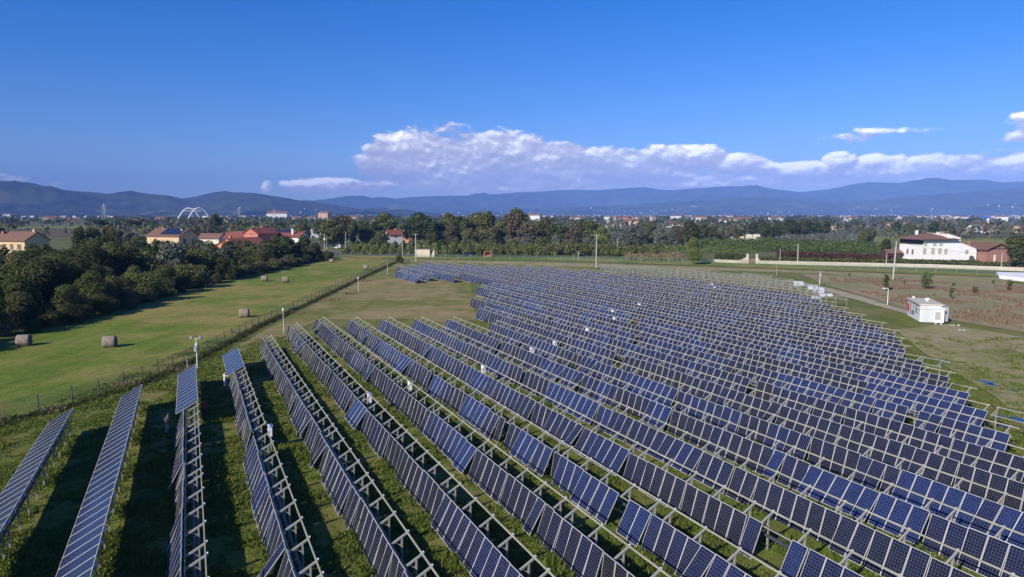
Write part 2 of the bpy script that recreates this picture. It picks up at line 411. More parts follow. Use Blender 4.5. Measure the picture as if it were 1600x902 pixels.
    skyc = mixc(nt, 1.0, hs.outputs[0], (.62, .70, 1.06), 'MULTIPLY')
    col = mixc(nt, math_(nt, 'MULTIPLY', mask.outputs[0], .93), skyc, cc.outputs[0])
    L(nt, col, bg.inputs['Color']); bg.inputs['Strength'].default_value = .11
build_world()
sc = bpy.context.scene
sc.view_settings.view_transform = 'Standard'; sc.view_settings.look = 'None'; sc.view_settings.gamma = 1; sc.view_settings.exposure = 0.3
sc.cycles.use_denoising = True
sc.cycles.max_bounces = 5; sc.cycles.diffuse_bounces = 2; sc.cycles.glossy_bounces = 3; sc.cycles.transparent_max_bounces = 24
sc.cycles.volume_bounces = 0; sc.cycles.sample_clamp_indirect = 4

# ------------------------------------------------------------------ ground sheets
def sheet(name, pts, mat, z, px=True, kind='structure', label=None):
    """a flat polygon on the ground, its corners surveyed from the photograph"""
    mb = MB(); mb.face([(lambda g: (g[0], g[1], z))(G(x, y)) if px else (x, y, z) for x, y in pts])
    me = mb.mesh(name, [mat])
    if me.polygons[0].normal.z < 0: me.flip_normals()
    return struct(name, me, kind, label)
mb = MB(); S = 30000; mb.face([(-S, -2000, 0), (S, -2000, 0), (S, S, 0), (-S, S, 0)]); struct('ground', mb.mesh('ground', [M['g_land']]))
sheet('turf', [(-700, 2500), (0, 664), (100, 640), (310, 560), (500, 464), (622, 408), (1100, 417), (1560, 433), (2600, 460), (3000, 2500)], M['g_turf'], .02)
sheet('meadow', [(-600, 760), (0, 664), (100, 640), (310, 560), (500, 464), (622, 407), (527, 402), (470, 412), (390, 428), (320, 445), (200, 482), (0, 528), (-600, 640)], M['g_meadow'], .05)
sheet('lawn', [(340, 560), (500, 466), (628, 409), (638, 432), (735, 436), (745, 500), (700, 506), (650, 500), (500, 500), (425, 535)], M['g_lawn'], .06)
sheet('dry_verge', [(640, 406), (830, 409), (930, 412), (1110, 418), (1560, 434), (1600, 450), (1280, 428), (1100, 423), (960, 419), (820, 415), (640, 408.5)], M['g_dry'], .07)
sheet('verge', [(527, 398), (660, 401), (900, 403), (1115, 409), (1560, 428), (1560, 433), (1110, 416), (900, 409), (640, 405), (560, 403)], M['g_meadow'], .09)
sheet('scrub_field', [(1250, 428), (1340, 432), (1600, 446), (2100, 470), (2100, 560), (1600, 520), (1480, 500), (1415, 484), (1340, 460), (1290, 446)], M['g_scrub'], .08)
sheet('rough_grass', [(1400, 516), (1480, 508), (1600, 528), (2000, 560), (2000, 760), (1640, 700), (1560, 625), (1440, 550)], M['g_dry'], .10)
sheet('footpath', [(1225, 440), (1236, 438), (1300, 452), (1345, 464), (1420, 487), (1420, 493), (1335, 469), (1290, 456)], M['track'], .13)
sheet('road', [(505, 391), (525, 395.5), (600, 398), (700, 399.5), (900, 401.5), (1115, 405), (1115, 407), (900, 403), (700, 401), (600, 400), (522, 398)], M['road'], .12)
sheet('field', [(-100, 357), (130, 355.5), (160, 364), (150, 372), (30, 370), (-100, 366)], M['g_brown'], .3)
sheet('field', [(-100, 355.5), (135, 354), (135, 357), (-100, 358)], M['g_meadow'], .35)
sheet('field', [(330, 357), (380, 356), (360, 372), (310, 370)], M['g_brown'], .3)
sheet('field', [(1350, 372), (1700, 366), (1750, 380), (1650, 390), (1500, 388), (1370, 382)], M['g_meadow'], .3)
sheet('field', [(1440, 363), (1600, 364), (1600, 372), (1450, 374)], M['g_brown'], .4)

# ------------------------------------------------------------------ solar field
ALPHA = math.atan2(507 / F, cp + 115 / F * sp)
ca, sa = math.cos(ALPHA), math.sin(ALPHA)
U, V = (-sa, ca), (ca, sa)
ZR = 2.0
def uv_of(p): return p[0] * U[0] + p[1] * U[1], p[0] * V[0] + p[1] * V[1]
def row_v(k):
    m = .052 + .3193 * (k - 3); return uv_of(G(293 + m * 300, 636, ZR))[1]
def wp(u, v, z=0.0): return (u * U[0] + v * V[0], u * U[1] + v * V[1], z)
MW, ML, TL = .925, 1.87, 10.4      # module width, length, table length
def module_mesh(name, glass=True):
    mb = MB(); w, l, t, e = MW / 2 - .008, ML, .04, .026
    mb.face([(-l + e, -w + e, t), (-e, -w + e, t), (-e, w - e, t), (-l + e, w - e, t)], 0, [(0, 0), (0, 1), (1, 1), (1, 0)])
    q = [(-l, -w), (0, -w), (0, w), (-l, w)]; p = [(-l + e, -w + e), (-e, -w + e), (-e, w - e), (-l + e, w - e)]
    for i in range(4):
        j = (i + 1) % 4
        mb.face([(*q[i], t + .004), (*q[j], t + .004), (*p[j], t + .004), (*p[i], t + .004)], 1)
        mb.face([(*q[i], 0), (*q[j], 0), (*q[j], t + .004), (*q[i], t + .004)], 1)
        mb.face([(*p[i], t + .004), (*p[j], t + .004), (*p[j], t), (*p[i], t)], 1)
    mb.face([(-l, -w, 0), (-l, w, 0), (0, w, 0), (0, -w, 0)], 2)
    mb.box(-.30, -.08, -.03, -.18, .08, 0, 3)
    return mb
MMOD = module_mesh('m').mesh('solar_module', [M['glass'], M['alu'], M['back'], M['black']])
# uv: u across the width (6 cells), v along the length (10 cells)
l = MMOD.uv_layers[0]
for li, c in zip(MMOD.polygons[0].loop_indices, [(0, 0), (0, 1), (1, 1), (1, 0)]): l.data[li].uv = c
NODES = [-4.58, -2.29, 0, 2.29, 4.58]
def support_mb(mb, y=0.0):
    mb.box(-.28, y - .045, -.3, -.20, y + .045, 1.83, 0)                       # post
    mb.beam((-.86, y, 1.47), (.04, y, 1.97), .075, .09, 0)                   # sloping arm
    mb.beam((-.24, y + .07, 1.35), (-.60, y + .07, 1.60), .04, .05, 0)          # strut
    mb.beam((-.25, y, .25), (-1.25, y, .95), .05, .05, 2)                      # low brace
    mb.box(.045, y - .05, 1.98, .12, y + .05, 2.08, 1)                         # clip
    return mb
MSUP = support_mb(MB()).mesh('support_frame', [M['steel'], M['white'], M['tube']])
MRAIL = MB().beam((0, -TL / 2 + .004, ZR + .045), (0, TL / 2 - .004, ZR + .045), .055, .07).mesh('rail', [M['rail']])
MPUR = MB().beam((-.84, -TL / 2 + .004, 1.54), (-.84, TL / 2 - .004, 1.54), .05, .06).mesh('purlin', [M['steel']])
MTUB = MB().tube((-.46, -TL / 2 + .004, .92), (-.46, TL / 2 - .004, .92), .09, n=8).mesh('torque_tube', [M['tube']])
fm = MB()
for y in NODES: support_mb(fm, y)
fm.beam((0, -TL / 2 + .004, ZR + .045), (0, TL / 2 - .004, ZR + .045), .055, .07, 3); fm.beam((-.84, -TL / 2 + .004, 1.54), (-.84, TL / 2 - .004, 1.54), .05, .06, 0)
MFRAME = fm.mesh('frame', [M['steel'], M['white'], M['tube'], M['rail']])
fm = MB()
for y in NODES[1:4]: support_mb(fm, y)
fm.beam((0, -3.2, ZR + .045), (0, 2.9, ZR + .045), .055, .07, 0); fm.beam((-.84, -2.8, 1.54), (-.84, 2.6, 1.54), .05, .06, 0)
MSHORT = fm.mesh('short_frame', [M['steel'], M['white'], M['tube']])
fm = MB()
for y in NODES: support_mb(fm, y)
fm.beam((0, -TL / 2 + .004, ZR + .045), (0, TL / 2 - .004, ZR + .045), .055, .07, 0); fm.beam((-.84, -TL / 2 + .004, 1.54), (-.84, TL / 2 - .004, 1.54), .05, .06, 0)
fm.beam((-.45, -TL / 2 + .004, 1.75), (-.45, TL / 2 - .004, 1.75), .05, .06, 0)
MBARE = fm.mesh('bare_frame', [M['steel'], M['white'], M['tube']])

def module_poses(rng, state, k=5):
    """list of (x, y, z, rx, ry, rz) for ten modules; state: flat, steep, bare"""
    out = []
    if state == 'flat':
        tone = rng.uniform(.4, .8)
        for i in range(9):
            out.append((.06, -TL / 2 + .58 + i * (TL - 1.16) / 8, 2.17, 0, -R(29), 0, tone * rng.uniform(.85, 1.1)))
        return out
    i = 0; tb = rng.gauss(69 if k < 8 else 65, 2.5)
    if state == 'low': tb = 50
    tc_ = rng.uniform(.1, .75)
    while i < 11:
        g = rng.choice((2, 3, 3, 4, 5, 6)); t = tb + rng.gauss(0, 4.8); tg = min(1, max(0, tc_ + rng.gauss(0, .16) + (72 - t) * .03)); dx = rng.uniform(-.06, .05); dz = rng.uniform(-.05, .04); yw = rng.gauss(0, .6)  # lower tilt gives a bluer tone: sky reflection put into the cell colour
        for k in range(g):
            if i >= 11: break
            y = -TL / 2 + .50 + i * .940
            r = rng.random()
            if r > .012:
                tt = t + rng.gauss(0, .8) + k * rng.uniform(-.3, .3)
                rx = 0; rz = yw + rng.gauss(0, .5); roll = rng.gauss(0, .5)
                if r > .972: tt -= rng.uniform(8, 20); roll += rng.uniform(-7, 7)
                z = 1.76 + dz; x = -.93 + dx
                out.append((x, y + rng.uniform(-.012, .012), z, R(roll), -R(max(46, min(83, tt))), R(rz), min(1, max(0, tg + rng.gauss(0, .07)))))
            i += 1
    return out

# ends of each row, surveyed at rail height: far end of rows 1..11, then a polygon for the big block behind
FAR = {1: (115, 641), 2: (222.5, 604), 3: (310.2, 571.3), 4: (376.6, 544.4), 5: (423.2, 523.2), 6: (465, 503.8), 7: (505.3, 495), 8: (554.8, 495.6), 9: (603, 496.2), 10: (652, 496.2), 11: (704, 495.7)}
POLY = [(758, 1300), (758, 438), (742, 429), (628, 429), (622, 422), (640, 409.5), (730, 410.5), (830, 414), (930, 420.5), (1100, 435), (1240, 451), (1290, 465), (1345, 489), (1402, 512), (1434, 548), (1500, 586), (1552, 622), (1610, 688), (1900, 960), (2400, 1300)]
POLB = [(935, 412), (1100, 421), (1200, 429), (1243, 438), (1278, 461), (1292, 466), (1240, 451), (1100, 435), (930, 420.5)]
def inside(p, poly):
    x, y = p; c = False; n = len(poly)
    for i in range(n):
        (x0, y0), (x1, y1) = poly[i], poly[(i + 1) % n]
        if (y0 > y) != (y1 > y) and x < (x1 - x0) * (y - y0) / (y1 - y0) + x0: c = not c
    return c
GAPPX = [(1206, 838, 30), (1052, 672, 17), (961, 568, 15), (993, 508, 9), (1393, 817, 7), (622, 648, 7), (1178, 600, 8), (880, 505, 6), (1510, 810, 10)]
tables = []   # (distance, row, u_center, v, state)
rr = random.Random(3)
for k in range(1, 40):
    v = row_v(k)
    if k <= 11:
        uf = uv_of(G(*FAR[k], ZR))[0]; u = uf - TL / 2; j = 0
        while u > -10:
            st = 'flat' if (k <= 2 or (k == 3 and j < 1) or (k == 4 and j < 1)) else 'steep'
            tables.append([u, v, k, st, j]); u -= TL + .0; j += 1
            if k == 6 and j == 3: u -= 1.0
            if k == 4 and j == 3: u -= 1.2
    else:
        ins = [uu for uu in np.arange(-5, 262, .5) if wp(uu, v)[1] > 5 and inside(proj(wp(uu, v, ZR)), POLY)]
        u0 = (ins[0] if ins else 0) + TL / 2; u = u0 + TL * math.floor((262 - u0) / TL); j = 0
        while u > -10:
            q = proj(wp(u, v, ZR)); qa, qb = proj(wp(u + 4, v, ZR)), proj(wp(u - 4, v, ZR))
            inn = inside(q, POLY)
            if inn and wp(u, v)[1] > 5:
                st = 'low' if (abs(q[0] - 1495) < 60 and abs(q[1] - 600) < 13) or (abs(q[0] - 990) < 30 and abs(q[1] - 478) < 7) or rr.random() < .02 else 'steep'
                tables.append([u, v, k, st, j]); j += 1
            elif inside(q, POLB) or (inside(qa, POLB) and wp(u, v)[1] > 5):
                tables.append([u, v, k, 'bare', j]); j += 1
            u -= TL
vis = []
for t in tables:
    ok = False
    for du in (-6, 0, 6):
        p = wp(t[0] + du, t[1], 1.0)
        if p[1] > 4:
            x, y = proj(p)
            if -90 < x < 1690 and y < 1010: ok = True
    if ok: vis.append(t)
tables = vis
for t in tables: t.append(math.hypot(*wp(t[0], t[1])[:2]))
tables.sort(key=lambda t: t[5])
panel_t = [t for t in tables if t[3] != 'bare']; bare_t = [t for t in tables if t[3] == 'bare']
print('TABLES', len(panel_t), 'bare', len(bare_t))
NEAR, MAXT = 130, 298
byrow = {}
for t in panel_t: byrow.setdefault(t[2], []).append(t)
for k, ts in byrow.items():
    ts.sort(key=lambda t: t[0])
    for i, t in enumerate(ts): t.append(i + 1)
RZ = ALPHA
rest = MB(); restV = []; 
def place_module(parent, ps):
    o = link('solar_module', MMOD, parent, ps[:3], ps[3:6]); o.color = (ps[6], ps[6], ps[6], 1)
    if abs(ps[4] + R(29)) < .001: o.scale = (1, 1.25, 1)
    return o
gl_rest = []
for n, t in enumerate(panel_t):
    u, v, k, st, j, dist, idx = t
    poses = module_poses(rr, st, k)
    if k == 3 and j == 1: poses = module_poses(rr, 'flat')[5:] + [q for q in poses if q[1] < .3]
    keepp = []
    for q in poses:
        a = wp(u + q[1], v + q[0] - .3, 1.2)
        px_ = proj(a)
        if not any((px_[0] - gx) ** 2 + ((px_[1] - gy) * 1.3) ** 2 < gr_ * gr_ for gx, gy, gr_ in GAPPX): keepp.append(q)
    poses = keepp
    loc = wp(u, v, 0)
    if n < MAXT:
        lab = f"{'smooth sloping' if st == 'flat' else 'low-tilted' if st == 'low' else 'steep hanging'} solar table, {ordw(idx)} up the {ordw(k)} panel row from the meadow fence"
        e = thing('solar_table', lab, 'solar table', loc, RZ, 'solar tables standing in long rows')
        for ps in poses: place_module(e, ps)
        if n < NEAR:
            for y in NODES: link('support_frame', MSUP, e, (0, y, 0))
            link('rail', MRAIL, e); link('purlin', MPUR, e); link('torque_tube', MTUB, e)
        else: link('frame', MFRAME, e)
    else:
        gl_rest.append((loc, poses))
# the far tables beyond the first three hundred: one mass
if gl_rest:
    def arr(me):
        vv = np.empty(len(me.vertices) * 3); me.vertices.foreach_get('co', vv); vv = vv.reshape(-1, 3)
        return vv, [tuple(p.vertices) for p in me.polygons], [p.material_index for p in me.polygons]
    mv, mf, mm = arr(MMOD); fv, ff, fmi = arr(MFRAME)
    VV, FF, MM, UVL = [], [], [], []; base = 0
    for loc, poses in gl_rest:
        T = Matrix.Translation(loc) @ Matrix.Rotation(RZ, 4, 'Z')
        A = np.array(T); VV.append(fv @ A[:3, :3].T + A[:3, 3]); FF += [tuple(base + i for i in f) for f in ff]; MM += [x + 4 for x in fmi]; base += len(fv); UVL += [None] * len(ff)
        for ps in poses:
            A = np.array(T @ Matrix.Translation(ps[:3]) @ Euler(ps[3:6]).to_matrix().to_4x4())
            VV.append(mv @ A[:3, :3].T + A[:3, 3]); FF += [tuple(base + i for i in f) for f in mf]; MM += mm; base += len(mv); UVL += [1] + [None] * (len(mf) - 1)
    me = bpy.data.meshes.new('solar_tables_far'); me.from_pydata(np.vstack(VV).tolist(), [], FF)
    for mt in (M['glass'], M['alu'], M['back'], M['black'], M['steel'], M['white'], M['tube'], M['rail']): me.materials.append(mt)
    me.polygons.foreach_set('material_index', MM); ul = me.uv_layers.new(name='UVMap')
    for i, q in enumerate(UVL):
        if q:
            for li, c in zip(me.polygons[i].loop_indices, [(0, 0), (0, 1), (1, 1), (1, 0)]): ul.data[li].uv = c
    me.update(); o = struct('far_solar_panels', me, 'stuff', 'far end of the solar field where the panel rows merge')
bk = {}
for t in bare_t: bk.setdefault(t[2], []).append(t)
rows_b = sorted(bk)
nb = 0
for bi, k in enumerate(rows_b):
    for i, t in enumerate(sorted(bk[k], key=lambda t: t[0])):
        e = thing('bare_rack', f"empty panel rack without modules, {ordw(i + 1)} up the {ordw(bi + 1)} row of bare racks", 'panel rack', wp(t[0], t[1]), RZ, 'bare racks at the far edge of the field')
        link('frame', MBARE, e); nb += 1
# bare racks sticking out at the right-hand edge of the panels
for x, y, what in ((1452, 556, 'beside the rough grass, behind the longer one'), (1470, 588, 'with a pale loose sheet behind it'), (1600, 652, 'reaching furthest into the rough grass by the puddles')):
    g = G(x, y, ZR); u, v = uv_of(g); k = min(range(1, 40), key=lambda k: abs(row_v(k) - v))
    e = thing('bare_rack', 'empty panel rack ' + what, 'panel rack', wp(u, row_v(k)), RZ, 'bare racks at the edge of the rough grass'); link('frame', MSHORT, e)

# white inverter cabinets hung on the racks
def cabinet(x, y, where):
    g = G(x, y, 1.4); u, v = uv_of(g); k = min(range(1, 40), key=lambda k: abs(row_v(k) - v)); p = wp(u, row_v(k) + .06)
    e = thing('inverter_cabinet', 'white inverter cabinet on its bracket ' + where, 'cabinet', p, RZ, 'inverter cabinets in the rows')
    mb = MB(); mb.box(.16, -.30, 1.02, .40, .30, 1.72, 0)
    link('case', mb.mesh('case', [M['white']]), e)
    mb = MB(); mb.box(.13, -.34, 1.74, .46, .34, 1.78, 0); link('rain_hood', mb.mesh('rain_hood', [M['white']]), e)
    mb = MB(); mb.box(.24, -.30, -.2, .32, -.22, 1.02, 0); mb.box(.24, .22, -.2, .32, .30, 1.02, 0); link('leg', mb.mesh('leg', [M['steel']]), e)
    mb = MB(); mb.box(.402, -.12, 1.2, .412, .16, 1.6, 0); link('door', mb.mesh('door', [M['greyw']]), e)
for x, y, w in ((570, 622, 'in the sixth row from the meadow fence'), (636, 603, 'in the seventh row from the meadow fence'), (417, 673, 'in the fourth row from the meadow fence'), (746, 578, 'in the tenth row from the meadow fence'), (915, 517, 'by the dark gap in the middle of the field'), (826, 549, 'in the field, second from the open lawn'), (858, 539, 'in the field, third from the open lawn'),
                (969, 487, 'beside the upright blue panels in mid field'), (993, 478, 'just behind the upright blue panels'), (949, 501, 'before the upright blue panels'), (1107, 452, 'near the bare racks, lower of two'), (1116, 446, 'near the bare racks, upper of two')): cabinet(x, y, w)

# stacks of loose panels by the path, sky reflection painted as pale colour
for x, y, l_, h_, lab in ((1248, 447, 2.0, 1.1, 'pale panel stack nearest the white gate'), (1270, 453, 1.9, 1.0, 'pale panel stack just behind another beside the footpath'), (1279, 458, 2.1, 1.2, 'pale panel stack overlapping the one behind it'), (1291, 463, 2.4, .55, 'low white panel stack beside the dark tarpaulin'), (1275, 473, 1.7, 1.2, 'grey panel stack touching the end of the rows')):
    g = G(x, y); w_ = 1.1; mb = MB(); mb.hexa([(-l_ / 2, -w_ / 2, 0), (l_ / 2, -w_ / 2, 0), (l_ / 2, w_ / 2, 0), (-l_ / 2, w_ / 2, 0), (-l_ / 2, -w_ / 2 + .25, h_), (l_ / 2, -w_ / 2 + .25, h_ * .95), (l_ / 2, w_ / 2, h_), (-l_ / 2, w_ / 2, h_ * 1.04)])
    for q in range(1, 5): mb.box(-l_ / 2 + q * l_ / 5 - .015, -w_ / 2 - .02, .0, -l_ / 2 + q * l_ / 5 + .015, -w_ / 2 - .001, h_ * .5)
    thing('panel_stack', lab, 'panel stack', g, R(8), 'panel stacks by the footpath', mb.mesh('panel_stack', [M['slab']]))

# ------------------------------------------------------------------ trees
def crown_mesh(name, lobes, n, leaf, mat, rng, flat=1.0, fill=.18):
    lobes = np.array(lobes); wgt = lobes[:, 3] ** 2; wgt /= wgt.sum()
    li = rng.choice(len(lobes), n, p=wgt); lb = lobes[li]
    d = rng.normal(size=(n, 3)); d /= np.linalg.norm(d, axis=1, keepdims=True)
    rad = lb[:, 3] * (0.80 + .28 * rng.random(n)); inn = rng.random(n) < fill; rad[inn] *= rng.random(inn.sum()) * .9
    # bunch the leaves into sprays so gaps open between them
    ns = max(24, n // 26); sp_i = rng.integers(0, ns, n)
    P = lb[:, :3] + d * rad[:, None] * np.array([1, 1, flat])
    order = rng.permutation(n)[:ns]; seeds = P[order]
    # snap 70% of the leaves towards their nearest of a few random seeds
    cand = rng.integers(0, ns, (n, 6)); dd = np.linalg.norm(seeds[cand] - P[:, None, :], axis=2); best = cand[np.arange(n), dd.argmin(1)]
    k = rng.random(n) < .8; pull = np.clip(1 - dd.min(1) / (leaf * 9), 0, 1) * .75
    P[k] += (seeds[best] - P)[k] * pull[k][:, None]
    nrm = d + rng.normal(size=(n, 3)) * .55; nrm[:, 2] += .25; nrm /= np.linalg.norm(nrm, axis=1, keepdims=True)
    t = np.cross(nrm, rng.normal(size=(n, 3))); t /= np.linalg.norm(t, axis=1, keepdims=True); b = np.cross(nrm, t)
    s = leaf * (.55 + .8 * rng.random(n))[:, None]
    Vv = np.stack([P - t * s, P - b * s * .6, P + t * s, P + b * s * .6], 1).reshape(-1, 3)
    Fc = np.arange(4 * n).reshape(-1, 4)
    return raw_mesh(name, Vv, Fc, [mat])
def trunk_mesh(name, h, r, lobes, rnd, fork=.35):
    mb = MB(); top = (rnd.uniform(-.3, .3), rnd.uniform(-.3, .3), h * .8)
    mid = (rnd.uniform(-.15, .15), rnd.uniform(-.15, .15), h * fork)
    mb.path([(0, 0, -.3), (0, 0, .15), mid, top], [r * 1.5, r, r * .75, r * .2], 7)
    for lx, ly, lz, lr in rnd.sample(list(lobes), min(5, len(lobes))):
        z0 = h * rnd.uniform(fork * .8, fork * 1.5)
        q = Vector((lx, ly, lz)) * .5 + Vector((mid[0], mid[1], z0)) * .5; q.z -= .2
        mb.path([(mid[0] * .8, mid[1] * .8, z0), tuple(q), (lx * .95, ly * .95, lz)], [r * .5, r * .33, r * .1], 5)
    return mb.mesh(name, [M['bark']])
def proto(kind, mat, n, leaf, seed):
    """crown and trunk for a tree 10 m tall"""
    rnd = random.Random(seed); rng = np.random.default_rng(seed); lb = []; flat = 1.0; fork = .28; r = .17
    if kind == 'broad':
        w = rnd.uniform(2.6, 3.6)
        for i in range(rnd.randint(11, 16)):
            z = rnd.uniform(2.6, 8.4); q = 1 - ((z - 5.2) / 4.6) ** 2; a = rnd.uniform(0, 6.28); d_ = w * math.sqrt(max(q, .1)) * rnd.uniform(.25, .85)
            lb.append((math.cos(a) * d_, math.sin(a) * d_, z, rnd.uniform(1.1, 1.9)))
        lb.append((0, 0, 8.2, 1.7)); lb.append((0, 0, 5.5, 2.2))
    elif kind == 'tall':
        for i in range(13):
            z = 1.8 + i * .57; w = 1.5 * math.sin(math.pi * min(1, (z - .8) / 9.6)) ** .6; a = rnd.uniform(0, 6.28)
            lb.append((math.cos(a) * w * .6, math.sin(a) * w * .6, z, rnd.uniform(.8, 1.25)))
    elif kind == 'pine':
        fork = .62; r = .22
        for i in range(14):
            a = rnd.uniform(0, 6.28); d_ = 3.9 * math.sqrt(rnd.random()); lb.append((math.cos(a) * d_, math.sin(a) * d_, 8.3 - d_ * .22 + rnd.uniform(-.3, .4), rnd.uniform(1.0, 1.6)))
        flat = .6
    elif kind == 'cypress':
        for i in range(10): lb.append((rnd.uniform(-.1, .1), rnd.uniform(-.1, .1), 1.2 + i * .86, .95 * (1 - i / 13)))
    elif kind == 'bush':
        fork = .12; r = .1
        for i in range(11):
            a = rnd.uniform(0, 6.28); d_ = rnd.uniform(0, 3.6); lb.append((math.cos(a) * d_, math.sin(a) * d_, rnd.uniform(2.0, 7.4 - d_ * .6), rnd.uniform(1.6, 2.5)))
    return (crown_mesh('crown', lb, n, leaf, mat, rng, flat), trunk_mesh('trunk', 10, r, lb, rnd, fork))
PRO = {}
def protos(kind, mat, lod, cnt=3):
    key = (kind, mat, lod)
    if key not in PRO:
        n, leaf = {0: (9500, .20), 1: (3600, .34), 2: (900, .60), 3: (230, .62)}[lod]
        PRO[key] = [proto(kind, M['leaf' + mat], n, leaf, hash(kind) % 1 + i * 17 + ord(kind[0]) * 3 + ord(mat)) for i in range(cnt)]
    return PRO[key]
TREES = []     # pending: (px, dict) so that each wood is labelled in order across the picture
TONE = {'d': 'dark green', 'm': 'olive green', 'b': 'brownish', 'y': 'yellow', 's': 'silvery grey', 'p': 'deep green', 'n': 'yellowish green', 'r': 'reddish'}
def tree(x, yb, h, kind, mat, lod, wood, name='tree', widen=1.0, pos=None, label=None):
    g = pos if pos else G(x, yb); TREES.append((proj((g[0], g[1], h / 2))[0], g, h, kind, mat, lod, wood, name, widen, label))
tr = random.Random(11)
EDGE = [(-260, 640), (-120, 585), (0, 532), (100, 510), (200, 483), (270, 463), (330, 446), (400, 429), (480, 413), (519, 405)]
EW = [Vector(G(*p)) for p in EDGE]
def along(pts, s):
    """point and inward normal at fraction s of a ground polyline"""
    ds = [(pts[i + 1] - pts[i]).length for i in range(len(pts) - 1)]; t = s * sum(ds)
    for i, d in enumerate(ds):
        if t <= d or i == len(ds) - 1:
            dr = (pts[i + 1] - pts[i]).normalized(); return pts[i] + dr * t, Vector((-dr.y, dr.x, 0))
        t -= d
placed = []
def free(p, r):
    for q in placed:
        if (q[0] - p.x) ** 2 + (q[1] - p.y) ** 2 < r * r: return False
    placed.append((p.x, p.y)); return True
cnt = 0
for i in range(4000):
    if cnt >= 190: break
    s = tr.random() ** 1.0; dep = 2.5 + tr.random() ** 1.1 * 62
    p, nn = along(EW, s); p = p + nn * dep
    x, y = proj((p.x, p.y, 0))
    if p.y < 30 or x < -75: continue
    if dep > 30 and x > 330: continue
    # clearings round the houses behind
    if not free(p, 4.9): continue
    h = tr.uniform(7.0, 11.0) if dep > 9 else tr.uniform(5.0, 8.0)
    if 300 < x < 400: h *= .8
    if dep > 18 and (-20 < x < 85 or 215 < x < 310): h *= (.9 if x < 85 else .8)
    m = tr.choices('dmbs', (5, 6, 1.6, .8))[0]
    tree(x, y, h, tr.choice(('broad', 'broad', 'broad', 'bush')), m, 0 if p.y < 150 else 1, 'meadow-side wood', 'tree', 1.15, (p.x, p.y, 0)); cnt += 1
for i in range(80):
    s = (i + tr.random()) / 80; p, nn = along(EW, s); p = p + nn * tr.uniform(.2, 3.0)
    x, y = proj((p.x, p.y, 0))
    if p.y < 30 or x < -75: continue
    tree(x, y, tr.uniform(2.4, 4.8), 'bush', tr.choices('dmb', (5, 3, 2))[0], 0 if p.y < 150 else 1, 'shrub fringe of the meadow', 'shrub', 1.2, (p.x, p.y, 0))
